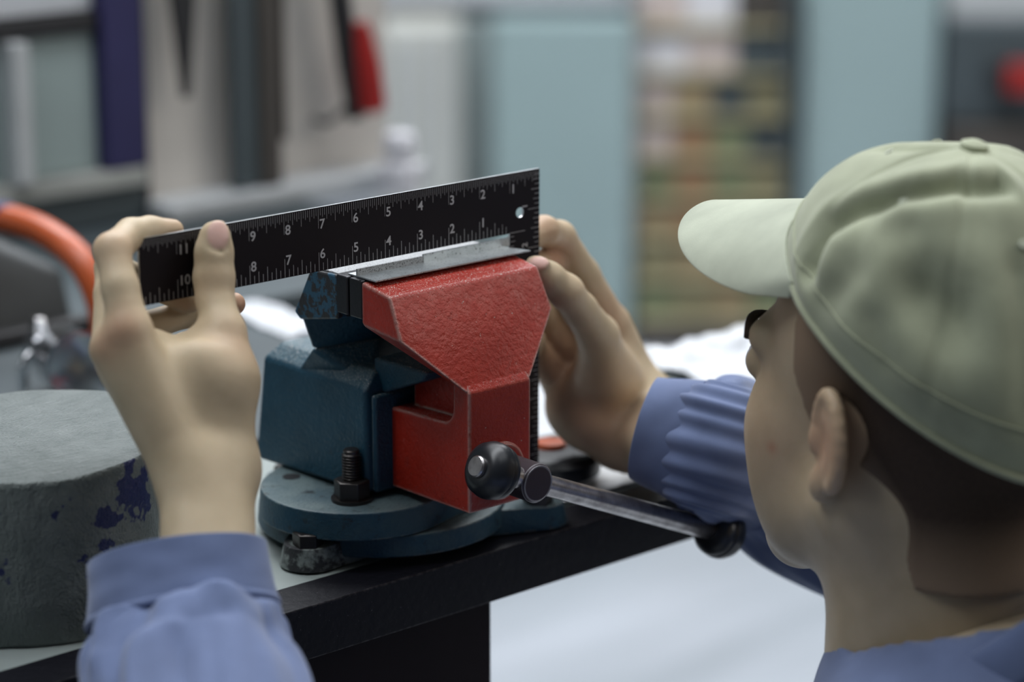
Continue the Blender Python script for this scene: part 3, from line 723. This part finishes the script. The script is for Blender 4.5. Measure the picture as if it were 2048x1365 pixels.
# --- fine head
Hf = Field(HC-.155, HC+.155, .0021); Hf.lo[2] = HC[2]-.24; Hf = Field(np.array([HC[0]-.15, HC[1]-.17, HC[2]-.23]), np.array([HC[0]+.15, HC[1]+.16, HC[2]+.15]), .0021)
Hf.ell(Hd(-.012, 0, .042), (.096, .075, .09), FR, .01)
Hf.ell(Hd(.040, 0, -.012), (.052, .057, .082), FR, .02)
for s in (1, -1):
    Hf.ell(Hd(.054, s*.036, -.014), (.030, .026, .03), FR, .014)
    Hf.ell(Hd(.046, s*.036, -.048), (.034, .025, .042), FR, .02)
    Hf.cone(Hd(-.002, s*.051, -.045), Hd(.062, s*.016, -.090), .022, .020, .02)
    Hf.cone(Hd(.074, s*.043, .034), Hd(.087, s*.005, .034), .0095, .011, .014)
    Hf.ell(Hd(.102, s*.032, .016), (.016, .017, .013), FR, .012, 'sub')
    Hf.ell(Hd(.082, s*.032, .015), (.012, .013, .012), FR, .003)
    Hf.cone(Hd(.098, s*.011, -.022), Hd(.103, s*.009, -.022), .008, .008, .006)
Hf.ell(Hd(.074, 0, -.094), (.018, .022, .018), FR, .018)
Hf.cone(Hd(.089, 0, .024), Hd(.109, 0, -.016), .007, .0100, .009)
Hf.cone(Hd(.086, .018, -.052), Hd(.091, 0, -.049), .007, .009, .006); Hf.cone(Hd(.086, -.018, -.052), Hd(.091, 0, -.049), .007, .009, .006)
Hf.cone(Hd(.083, .016, -.063), Hd(.088, 0, -.063), .007, .0095, .006); Hf.cone(Hd(.083, -.016, -.063), Hd(.088, 0, -.063), .007, .0095, .006)
Hf.cone(Hd(-.022, 0, -.02), Hd(-.045, 0, -.26), .056, .066, .03)
Hf.cone(Hd(-.02, .035, -.04), Hd(.0, .02, -.21), .022, .02, .03)
for s in (1, -1):                                             # ears
    pts = []
    for i in range(15):
        a = math.radians(-70+i*250/14)                        # round the top from lobe front to root
        ff = -.018-.0165*math.cos(math.radians(0)+a-math.pi/2)*0
        cu_, cv = math.cos(a), math.sin(a)
        back = .5+.5*cu_                                      # 1 at the back edge
        pts.append(Hd(-.014-.0150*cu_, s*(.076+.014*back), .0+.0265*cv-.002*cu_))
    for p, q in zip(pts[:-1], pts[1:]): Hf.cone(p, q, .0036, .0036, .003)
    nrm = Lh*s*.85-Fh*-.25
    e1 = Fh*.86-Lh*s*.50; e1 /= np.linalg.norm(e1); e3 = Uh; e2 = np.cross(e3, e1)
    Hf.ell(Hd(-.014, s*.0835, 0), (.0155, .0035, .027), [e1, e2, e3], .004)
    Hf.ell(Hd(-.008, s*.088, -.002), (.009, .006, .015), [e1, e2, e3], .003, 'sub')
    Hf.ell(Hd(-.006, s*.079, -.027), (.008, .006, .011), FR, .005)
    Hf.ell(Hd(.000, s*.077, -.004), (.005, .005, .008), FR, .005)
P1, F1 = Hf.mesh()
fl1 = .75*g3(P1, Hd(-.012, .088, .0), .026)+.35*g3(P1, Hd(.05, .05, -.02), .03)+.6*g3(P1, Hd(.115, 0, -.018), .015)+.9*g3(P1, Hd(.097, 0, -.056), .016)+.8*g3(P1, Hd(.045, .063, -.022), .0035)
# --- left hand (holds the ruler at its left end)
def Y3(x, y, Y): return on(x, y, 1, Y)
HH = .0016
Lf = Field(np.minimum.reduce([Y3(150, 1250, -.12), Y3(560, 400, .07), Y3(150, 400, .07)])-.03, np.maximum.reduce([Y3(150, 1250, -.12), Y3(560, 400, .07), Y3(560, 1200, -.05)])+.03, HH)
def chain(Fd, pts, k=.006):
    for (a, ra), (b, rb) in zip(pts[:-1], pts[1:]): Fd.cone(a, b, ra, rb, k)
def r(p): return p*1.45/FPX
WA, WB = Y3(378, 945, -.062), Y3(452, 940, -.062)
EA, EB = dep(372, 1240, 1.398), dep(462, 1240, 1.398)
I0 = Y3(258, 662, -.030)
chain(Lf, [(WA, r(52)), (I0, r(46))], .012)
chain(Lf, [(WA, r(50)), (Y3(222, 700, -.022), r(42))], .012)
chain(Lf, [(WA, r(48)), (Y3(240, 745, -.012), r(42))], .012)
chain(Lf, [(WB, r(52)), (Y3(300, 700, -.02), r(44))], .014)
Lf.ell(Y3(395, 790, -.045), (r(92), r(62), r(115)), [CR, CD, CUZ], .012)
chain(Lf, [(WB, r(56)), (Y3(450, 760, -.046), r(62)), (Y3(446, 668, -.034), r(47))], .012)          # thumb metacarpal
chain(Lf, [(WA, r(55)), (EA, r(52))], .014); chain(Lf, [(WB, r(55)), (EB, r(52))], .014); chain(Lf, [((WA+WB)/2, r(60)), ((EA+EB)/2, r(56))], .014)
Lf.cone(Y3(330, 730, -.022), Y3(400, 700, -.026), r(38), r(42), .014)                                # web
Th = [(Y3(446, 668, -.034), r(46)), (Y3(430, 600, -.020), r(38)), (Y3(428, 556, -.0155), r(41)), (Y3(428, 505, -.0125), r(38)), (Y3(430, 474, -.0115), r(33))]
chain(Lf, Th, .004)
chain(Lf, [(I0, r(44)), (Y3(240, 575, -.018), r(36)), (Y3(224, 502, -.004), r(36)), (Y3(262, 468, .010), r(31)), (Y3(300, 462, .011), r(29)), (Y3(345, 461, .0095), r(24))], .004)
chain(Lf, [(Y3(222, 700, -.022), r(40)), (Y3(222, 590, .006), r(34)), (Y3(222, 535, .020), r(33)), (Y3(300, 570, .026), r(30)), (Y3(380, 600, .0125), r(28))], .003)
chain(Lf, [(Y3(225, 720, -.010), r(38)), (Y3(270, 660, .026), r(33)), (Y3(372, 628, .024), r(29)), (Y3(468, 608, .012), r(25))], .003)
chain(Lf, [(Y3(255, 760, -.004), r(34)), (Y3(300, 720, .028), r(29)), (Y3(370, 690, .028), r(26)), (Y3(430, 670, .016), r(23))], .003)
def nailpatch(Fd, c, nrm, along, w, l):
    nrm = np.array(nrm, float); nrm /= np.linalg.norm(nrm); al = np.array(along, float); al -= nrm*(al@nrm); al /= np.linalg.norm(al); sd = np.cross(nrm, al)
    Fd.ell(c, (l*1.12, w*1.12, .0030), [al, sd, nrm], .0012, 'sub'); Fd.ell(np.array(c)-nrm*.0012, (l, w, .0030), [al, sd, nrm], .0008)
    return (np.array(c), al, sd, nrm, w, l)
tc = Y3(433, 476, -.0115); view = CAM-tc; view /= np.linalg.norm(view)
tn = view*.93+CUZ*.22+CR*.12; tn /= np.linalg.norm(tn)
nl1 = nailpatch(Lf, tc+tn*.0088, tn, CUZ*1.0+CR*.03, .0072, .0095)
P2_, F2_ = Lf.mesh()
def nailmask(P, nl):
    c, al, sd, nr, w, l = nl; d = P-c; return np.clip(1.6-1.6*np.sqrt((d@al/l)**2+(d@sd/w)**2+(d@nr/.004)**2)**3, 0, 1)
def fl(P, L): return sum(a*g3(P, c, rr) for c, rr, a in L)
fl2 = fl(P2_, [(Y3(245, 650, -.04), .014, .55), (Y3(185, 695, -.03), .014, .6), (Y3(225, 500, -.004), .014, .45), (Y3(340, 460, .01), .012, .4), (Y3(475, 608, .01), .010, 1.), (Y3(360, 625, .0), .013, .9), (Y3(428, 562, -.022), .010, .2), (Y3(470, 690, -.05), .018, .35)])
# --- right hand (behind the red jaw)
Rf = Field(np.array([-.06, -.10, .885]), np.array([.17, .11, 1.10]), HH)
def rr_(p): return p*1.67/FPX
V0, V1 = Y3(1292, 812, .022), Y3(1262, 892, -.004)
chain(Rf, [(V0, rr_(52)), (Y3(1222, 650, .030), rr_(44))], .014)
chain(Rf, [(V0, rr_(52)), (Y3(1170, 700, .044), rr_(42))], .014)
chain(Rf, [(V1, rr_(52)), (Y3(1130, 760, .050), rr_(44))], .014)
chain(Rf, [(V1, rr_(52)), (Y3(1140, 815, .034), rr_(52))], .016)
chain(Rf, [(V0, rr_(52)), (Y3(1212, 745, .008), rr_(58)), (Y3(1196, 672, -.006), rr_(44))], .014)
Rf.cone(Y3(1210, 790, .02), Y3(1170, 840, .02), rr_(62), rr_(56), .016)
Rf.cone(V0, V1, rr_(55), rr_(55), .012); q0, q1 = dep(1400, 865, 1.668), dep(1375, 920, 1.668)
Rf.cone(V0, q0, rr_(54), rr_(54), .014); Rf.cone(V1, q1, rr_(54), rr_(54), .014)
chain(Rf, [(Y3(1196, 672, -.006), rr_(43)), (Y3(1160, 620, -.014), rr_(35)), (Y3(1132, 584, -.018), rr_(35)), (Y3(1098, 555, -.017), rr_(30)), (Y3(1072, 533, -.016), rr_(23))], .004)
chain(Rf, [(Y3(1218, 645, .030), rr_(40)), (Y3(1165, 550, .030), rr_(36)), (Y3(1118, 475, .026), rr_(34)), (Y3(1088, 462, .014), rr_(30)), (Y3(1058, 474, .0110), rr_(26))], .004)
chain(Rf, [(Y3(1175, 675, .044), rr_(38)), (Y3(1128, 570, .042), rr_(33)), (Y3(1105, 520, .030), rr_(29)), (Y3(1072, 530, .0140), rr_(25))], .003)
chain(Rf, [(Y3(1150, 720, .050), rr_(38)), (Y3(1090, 640, .052), rr_(32)), (Y3(1072, 600, .036), rr_(28)), (Y3(1052, 625, .020), rr_(25))], .003)
chain(Rf, [(Y3(1120, 770, .050), rr_(36)), (Y3(1075, 710, .050), rr_(29)), (Y3(1066, 680, .034), rr_(25)), (Y3(1060, 705, .020), rr_(22))], .003)
tc2 = Y3(1080, 538, -.017); v2 = CAM-tc2; v2 /= np.linalg.norm(v2); tn2 = v2*.7+CUZ*.6-CR*.1; tn2 /= np.linalg.norm(tn2)
nl2 = nailpatch(Rf, tc2+tn2*.0070, tn2, Y3(1060, 524, -.016)-Y3(1098, 555, -.017), .0055, .0075)
P3, F3 = Rf.mesh()
fl3 = fl(P3, [(Y3(1218, 620, .02), .02, .3), (Y3(1085, 455, .01), .012, .6), (Y3(1100, 520, .02), .018, .9), (Y3(1110, 800, .03), .04, .6), (Y3(1140, 700, .03), .03, .4), (Y3(1235, 890, -.01), .03, .4), (Y3(1130, 590, -.02), .010, .3)])
# --- torso and limbs, coarse, hidden in clothes
NB = Hd(-.055, 0, -.170); LA = (EA+EB)/2; RA = (q0+q1)/2
Lsh = NB+Lh*.175+np.array([0, -.02, -.047]); Rsh = NB-Lh*.175+np.array([0, -.02, -.075])
Lel = dep(430, 1780, 1.26); Rel = dep(1860, 1110, 1.71)
hip = np.array([NB[0]+.01, NB[1]-.22, .47])
Bf = Field(np.array([-.60, -.95, .02]), np.array([.42, .05, .95]), .009)
def torso(Fd, g, arms=True):
    Fd.cone(NB-np.array([0, .01, .02]), hip, .085+g, .105+g, .05)
    for s in (.07, -.07):
        Fd.cone(NB+Lh*s*1.1+np.array([0, -.05, -.10]), hip+Lh*s, .082+g, .085+g, .05)
    Fd.cone(NB+np.array([0, .01, .01]), NB-CUZ*.08, .060+g, .085+g, .04)
    Fd.cone(NB-CD*.045+CR*.02+CUZ*.028, Lsh, .036+g, .050+g, .04)
    Fd.cone(NB-Fh*.035+np.array([0, 0, .0]), Lsh, .050+g, .055+g, .04); Fd.cone(NB+np.array([0, 0, -.02]), Rsh, .052+g, .055+g, .04)
torso(Bf, -.004)
Bf.cone(Lsh, Lel, .045, .038, .02); Bf.cone(Lel, LA, .038, .026, .02); Bf.cone(Rsh, Rel, .045, .038, .02); RM = dep(1630, 995, 1.750); Bf.cone(Rel, RM, .036, .030, .02); Bf.cone(RM, dep(1500, 922, 1.728), .030, .026, .02); Bf.cone(dep(1500, 922, 1.728), RA, .026, .025, .02)
KL = hip+Lh*.12+np.array([0, .33, 0]); KL[2] = .07; KR = hip-Lh*.12+np.array([0, .33, 0]); KR[2] = .07
FL, FRt = KL+np.array([0, -.42, 0]), KR+np.array([0, -.42, 0]); FL[2] = FRt[2] = .06
Bf.cone(hip+Lh*.08, KL, .075, .052, .03); Bf.cone(hip-Lh*.08, KR, .075, .052, .03); Bf.cone(KL, FL, .05, .034, .02); Bf.cone(KR, FRt, .05, .034, .02)
P4, F4 = Bf.mesh()
PP = [P1, P2_, P3, P4]; FF = []; off = 0
for P_, F_ in zip(PP, (F1, F2_, F3, F4)): FF.append(F_+off); off += len(P_)
PA = np.concatenate(PP); flush = np.concatenate([fl1, fl2, fl3, np.zeros(len(P4))]); nail = np.zeros(len(PA))
nail = np.maximum(nailmask(PA, nl1), nailmask(PA, nl2))
body = np_mesh('body', PA, np.concatenate(FF), M['skin'], person, {'flush': np.clip(flush, 0, 1), 'nail': nail})
sm = body.modifiers.new('s', 'SMOOTH'); sm.factor = .5; sm.iterations = 4
# eye, brow
for s in (1, -1):
    latheo('eyeball', Hd(.083, s*.032, .015), Fh, [(-.0118, 0)]+[(-.0118*math.cos(math.pi*i/12), .0118*math.sin(math.pi*i/12)) for i in range(1, 12)]+[(.0118, 0)], M['white'], person, 24, False)
    bm = bmesh.new(); tube(bm, catmull([Hd(.080, s*.050, .033), Hd(.0865, s*.042, .040), Hd(.0925, s*.030, .041), Hd(.0955, s*.014, .037)], 6), .0032, 10, flat=.7); from_bm('eyebrow', bm, M['hair'], person, smooth=True)
    bm = bmesh.new(); tube(bm, catmull([Hd(.080, s*.043, .014), Hd(.089, s*.038, .020), Hd(.094, s*.030, .021), Hd(.0925, s*.02, .018)], 6), .0014, 8); from_bm('eyelashes', bm, M['hair'], person, smooth=True)
# --- hair: short sides below the cap
Gf = Field(Hf.lo, Hf.lo+.1, Hf.h); Gf.n = Hf.n; Gf.ax = Hf.ax; Gf.v = (Hf.v*0+.5).astype(np.float32)
Gf.ell(Hd(-.012, 0, .042), (.0985, .0775, .092), FR, .01); Gf.cone(Hd(-.030, 0, -.0), Hd(-.042, 0, -.105), .0585, .0550, .03)
gx, gy, gz_ = np.meshgrid(*Gf.ax, indexing='ij'); q = np.stack([gx-HC[0], gy-HC[1], gz_-HC[2]], -1)
f_, l_, u_ = q@Fh, q@Lh, q@Uh
line = np.where(f_ > .0, np.maximum((f_-.048)*1.0, (.012-u_+ (f_-.012)*1.2)*.6), 0)     # temple point
temple = np.maximum(f_-.026+.35*np.maximum(0, .03-u_), 0*f_-1)
low = np.where(f_ > -.012, -.022-u_+np.maximum(0, f_+.0)*1.1, -.082-u_+np.clip((f_+.055)*1.9, 0, .08))
earcut = .024-np.sqrt((f_+.012)**2+(u_-.0)**2*.75+(np.abs(l_)-.085)**2)
cut = np.maximum(np.maximum(temple, low), earcut).astype(np.float32)
Gf.v = np.maximum(Gf.v, cut)
P5, F5 = Gf.mesh(); q5 = P5-HC; f5, l5, u5 = q5@Fh, q5@Lh, q5@Uh
t5 = f5-.026+.35*np.maximum(0, .03-u5); w5 = np.where(f5 > -.012, -.022-u5+np.maximum(0, f5)*1.1, -.082-u5+np.clip((f5+.055)*1.9, 0, .08))
fade = np.clip(1+np.maximum(t5*.9, w5)/.045, 0, 1)
hair = np_mesh('hair', P5, F5, M['hair'], person, {'fade': fade}); hair['label'] = 'short brown hair under the cap'
# --- cap
NTh, NPh = 180, 70
capv, capf = [], []
def capbase(f): return .056+.41*f
def cappt(th, s, off=0.):
    """th round the head (0 = front), s 0 at the hem .. 1 at the button"""
    c, sn = math.cos(th), math.sin(th)
    fr, lr = (.099 if c > 0 else .112), .085
    ph = s*math.pi/2
    k = math.cos(ph)**(.78+.55*max(0, c))
    bell = 1+(.035-.05*max(0, c))*math.sin(min(1, s*2.2)*math.pi)
    f = fr*c*k*bell-.012*(1-s*.2); l = lr*sn*k*bell
    ub = capbase(fr*c-.012); top = .160
    u = ub+(top-ub)*math.sin(ph)
    d = 0.
    for i in range(6):                                   # panel seams
        dth = (th-math.radians(60*i)+math.pi) % (2*math.pi)-math.pi
        d -= .0012*math.exp(-(dth*k/.022)**2)
    x = Vector((f*22, l*22, u*22))
    d += .0022*noise.noise(x*.55)+.0008*noise.noise(x*1.6+Vector((5, 0, 0)))
    tt = math.degrees((th+math.pi) % (2*math.pi)-math.pi)   # + = left side (towards the viewer)
    # long crease curving over the left front panel
    for pts_, amp, wd in CREASE:
        dm = 9.
        for (a0, s0), (a1, s1) in zip(pts_[:-1], pts_[1:]):
            ax_, ay_ = (tt-a0)/90, s-s0; bx_, by_ = (a1-a0)/90, s1-s0; t_ = max(0, min(1, (ax_*bx_+ay_*by_)/(bx_*bx_+by_*by_)))
            dm = min(dm, math.hypot(ax_-bx_*t_, ay_-by_*t_))
        d -= amp*math.exp(-(dm/wd)**2)
        d += .35*amp*math.exp(-((dm-wd*2.2)/(wd*1.5))**2)
    d *= min(1, s*8+.15)*min(1, (1-s)*6)
    n = Vector((c*k/fr, sn*k/lr, math.sin(ph)/.12)).normalized()
    return Cd(f+n.x*(d+off), l+n.y*(d+off), u+n.z*(d+off))
CREASE = [([(68, .16), (66, .33), (74, .47), (90, .63), (112, .76), (150, .82)], .0080, .045), ([(112, .36), (122, .33)], .0095, .085),
          ([(78, .12), (86, .22), (90, .30)], .0030, .06), ([(150, .2), (146, .5)], .0030, .06), ([(100, .20), (106, .13)], .0028, .05), ([(20, .6), (40, .8)], .0025, .06), ([(84, .45), (100, .52)], .0026, .07)]
for j in range(NPh):
    for i in range(NTh): capv.append(cappt(2*math.pi*i/NTh, j/(NPh-1)*.995))
for j in range(NPh-1):
    for i in range(NTh): i2 = (i+1) % NTh; capf.append((j*NTh+i, j*NTh+i2, (j+1)*NTh+i2, (j+1)*NTh+i))
capv.append(Cd(-.010, 0, .1602)); capf += [((NPh-1)*NTh+i, (NPh-1)*NTh+(i+1) % NTh, len(capv)-1) for i in range(NTh)]
capo = thing('baseball_cap', 'sage green cotton baseball cap with pale brim worn by the person', 'cap', Cd(0, 0, .05))
o = mk('crown', capv, capf, M['cap'], capo, True); m = o.modifiers.new('s', 'SOLIDIFY'); m.thickness = .0022; m.offset = -1
bm = bmesh.new(); tube(bm, [cappt(2*math.pi*i/120, .012, .0002) for i in range(121)], .0022, 8, cap=False); from_bm('hem_band', bm, M['cap'], capo, smooth=True)
bm = bmesh.new(); tube(bm, [cappt(2*math.pi*i/120, .13, .0004) for i in range(121)], .0007, 6, cap=False); from_bm('hem_stitching', bm, M['cap'], capo, smooth=True)
latheo('button', Cd(-.010, 0, .1598), Uc, [(0, .008), (.003, .0075), (.0045, .004), (.005, 0)], M['cap'], capo, 24)
for th_, s_ in ((math.radians(30), .62), (math.radians(90), .60), (math.radians(150), .6), (math.radians(-30), .62), (math.radians(-90), .6)):
    c = cappt(th_, s_, .0006); c2 = cappt(th_, s_, .003)
    latheo('eyelet', c, Vector(c2-c), [(0, 0), (0, .0030), (.0008, .0026), (.0008, 0)], M['brim'], capo, 16)
bv, bf = [], []; NA, NR = 60, 24
AM = math.radians(60)
for i in range(NA):
    a = -AM+2*AM*i/(NA-1); base = cappt(a, .03); sa = a/AM
    for j in range(NR):
        rr = j/(NR-1); ln = .090*math.sqrt(max(0, 1-abs(sa)**3.0))
        d = Fc*ln*rr
        lat = (math.sin(a)*.085)
        drop = -Uc*(.42*ln*rr+ 3.0*(lat**2)*rr*.55)+Lh*0
        lift = Uc*(.006*(1-abs(sa)))
        bv.append(base+d+drop+lift*rr)
for i in range(NA-1):
    for j in range(NR-1): a = i*NR+j; bf.append((a, a+1, a+NR+1, a+NR))
o = mk('brim', bv, bf, M['brim'], capo, True); m = o.modifiers.new('s', 'SOLIDIFY'); m.thickness = .0035; m.offset = 0; b_ = o.modifiers.new('b', 'BEVEL'); b_.width = .0012; b_.segments = 2
o['label'] = 'pale curved brim'
# --- shirt torso
Sf = Field(np.minimum(np.array([-.42, -.85, .40]), Lel-.09), np.maximum(np.array([.42, -.05, 1.0]), Rel+.09), .0055)
torso(Sf, .008)
Sf.cone(Lsh, Lsh*.4+Lel*.6, .066, .060, .03); Sf.cone(Rsh, Rsh*.4+Rel*.6, .066, .060, .03)
Sf.cone(Rsh*.4+Rel*.6, Rel, .060, .056, .03); Sf.cone(Lsh*.4+Lel*.6, Lel, .060, .060, .03)
gx, gy, gz_ = np.meshgrid(*Sf.ax, indexing='ij')
# neck opening
nb = NB+CUZ*.03
Sf.cone(NB-CUZ*.03, NB+CUZ*.12+np.array([0, .02, 0]), .058, .075, .006, 'sub')
P6, F6 = Sf.mesh()
w = np.array([noise.noise(Vector(p*9))*.006+noise.noise(Vector(p*22))*.0025 for p in P6]); 
P6 = P6+np.stack([w*0, -w, w], 1)
shirt = np_mesh('shirt', P6, F6, M['shirt'], person); shirt.modifiers.new('s', 'SMOOTH').iterations = 3
# collar
bm = bmesh.new(); cv = []
NC = 60
for i in range(NC+1):
    a = math.radians(25+ (310)*i/NC); dirv = Fh*math.cos(a)+Lh*math.sin(a); hb = .034
    b0 = NB+dirv*.070+CUZ*float(.028+.055*(dirv@CR)-.030*(dirv@CD))-Fh*.008; cv.append((b0-CUZ*.012, b0+dirv*.002+CUZ*hb, b0+dirv*.014+CUZ*(hb-.012), b0+dirv*.020-CUZ*.004))
vs = [bm.verts.new(tuple(p)) for c in cv for p in c]
for i in range(NC):
    for j in range(3): a = i*4+j; bm.faces.new((vs[a], vs[a+1], vs[a+5], vs[a+4]))
o = from_bm('collar', bm, M['shirt'], shirt, smooth=True); m = o.modifiers.new('ss', 'SUBSURF'); m.levels = m.render_levels = 2; m = o.modifiers.new('s', 'SOLIDIFY'); m.thickness = .002
# --- sleeves
def sleeve(name, ctr, disp, mat, n=140, per=26, thick=.0016, flatten=1.0, up=(0, 0, 1), close=False):
    """ctr: list of (point, radius across, radius deep)"""
    P = catmull([c[0] for c in ctr], per); R = catmull([np.array([c[1], c[2], 0]) for c in ctr], per)
    vs, fs = [], []; prev = Vector(up)
    for i, p in enumerate(P):
        t = Vector(P[min(i+1, len(P)-1)]-P[max(i-1, 0)]).normalized(); a = (prev-t*prev.dot(t)).normalized(); prev = a; b = t.cross(a)
        v = i/(len(P)-1)
        for k in range(n):
            an = 2*math.pi*k/n; d = disp(an, v)
            vs.append(Vector(p)+a*(R[i][0]+d)*math.cos(an)+b*(R[i][1]+d)*math.sin(an))
    for i in range(len(P)-1):
        for k in range(n): k2 = (k+1) % n; fs.append((i*n+k, i*n+k2, (i+1)*n+k2, (i+1)*n+k))
    o = mk(name, vs, fs, mat, shirt, True); m = o.modifiers.new('s', 'SOLIDIFY'); m.thickness = thick; m.offset = -1; return o
# left: cuff then gathered sleeve
Lc0, Lc1 = dep(354, 1110, 1.418), dep(366, 1236, 1.406)
axd = (Lc1-Lc0)/np.linalg.norm(Lc1-Lc0)
def wv(seed, fr): return lambda an, v: .0007*noise.noise(Vector((math.cos(an)*2+seed, math.sin(an)*2, v*fr)))
rc = .0505
upL = CR*.97+CUZ*.24
sleeve('cuff', [(Lc0-(Lc0-Lc1)*0, rc-.001, .036), (Lc0*.5+Lc1*.5, rc+.0005, .037), (Lc1, rc+.0025, .039)], wv(1, 3), M['shirt'], thick=.0028, up=upL)
sleeve('cuff_seam', [(Lc1-axd*.0035, rc+.0028, .0395), (Lc1-axd*.001, rc+.0036, .0402), (Lc1+axd*.0012, rc+.0022, .0390)], lambda an, v: 0, M['shirt'], per=3, thick=.001, up=upL)
def gath(an, v):
    g = math.exp(-v*7); x = Vector((math.cos(an)*2.2, math.sin(an)*2.2, v*3))
    return -.0022*math.exp(-(v/.02)**2)+(1-math.exp(-v*50))*g*.0016*math.sin(an*17+5*noise.noise(x*.8))+(1-math.exp(-v*8))*(.0115*noise.noise(Vector((math.cos(an)*2.4+v*2, math.sin(an)*2.4+7, v*3.2)))+.0030*noise.noise(Vector((math.cos(an)*5, math.sin(an)*5+v*3, v*5))))
e_ = lambda k: Lc1*(1-k)+Lel*k
sleeve('sleeve', [(Lc1-axd*.002, rc-.003, .0345), (Lc1+axd*.006, rc-.001, .0385), (dep(374, 1310, 1.392), rc+.006, .047), (dep(392, 1440, 1.36), rc+.011, .056), (Lel, .058, .056)], gath, M['shirt'], per=60, n=260, up=upL)
# right
Rc0 = dep(1290, 857, 1.674); Rc1 = dep(1412, 892, 1.664)
upR = UP*.93+CR*.36
ax2 = (Rc1-Rc0)/np.linalg.norm(Rc1-Rc0)
sleeve('cuff', [(Rc0, .0338, .0325), (Rc0*.5+Rc1*.5, .0385, .0345), (Rc1, .0420, .0365)], wv(4, 3), M['shirt'], thick=.0026, up=upR)
sleeve('cuff_inside', [(Rc0+ax2*.0015, .0310, .0296), (Rc1, .0388, .0335)], wv(4, 3), M['shirt_in'], thick=.0006, up=upR)  # thin near-black tube just inside the right cuff
def gath2(an, v):
    g = math.exp(-v*3.5); x = Vector((math.cos(an)*2.2+9, math.sin(an)*2.2, v*3))
    return -.002*math.exp(-(v/.02)**2)+(1-math.exp(-v*50))*g*.0019*math.sin(an*20+4*noise.noise(x*.8))+(1-math.exp(-v*9))*(.006*noise.noise(x+Vector((0, 7, v*2.5))))
sleeve('sleeve', [(Rc1-ax2*.001, .0400, .0345), (Rc1+ax2*.008, .0445, .0385), (dep(1500, 918, 1.728), .0500, .045), (dep(1630, 990, 1.750), .058, .052), (Rel, .060, .058), (Rel*.6+Rsh*.4, .064, .062)], gath2, M['shirt'], per=40, n=200, up=upR)
# --- trousers and shoes
Tf = Field(np.array([-.30, -1.10, .0]), np.array([.36, -.1, .58]), .009)
Tf.cone(hip, hip+CUZ*.02, .128, .128, .03)
Tf.cone(hip+Lh*.08, KL, .095, .066, .03); Tf.cone(hip-Lh*.08, KR, .095, .066, .03); Tf.cone(KL, FL, .062, .05, .02); Tf.cone(KR, FRt, .062, .05, .02)
P7, F7 = Tf.mesh(); np_mesh('trousers', P7, F7, M['pants'], person)
for f in (FL, FRt):
    Of = Field(f-.16, f+np.array([.1, .1, .1]), .006); Of.lo = Of.lo; Of.cone(f+np.array([0, -.02, 0]), f+np.array([0, -.07, -.0]), .048, .042, .02); Of.cone(f+np.array([0, -.07, .0]), f+np.array([0, -.09, -.02]), .042, .036, .02)
    Pq, Fq = Of.mesh(); np_mesh('shoe', Pq, Fq, M['iron'], person)
for o in list(S.objects):
    if '_w' in o: del o['_w']
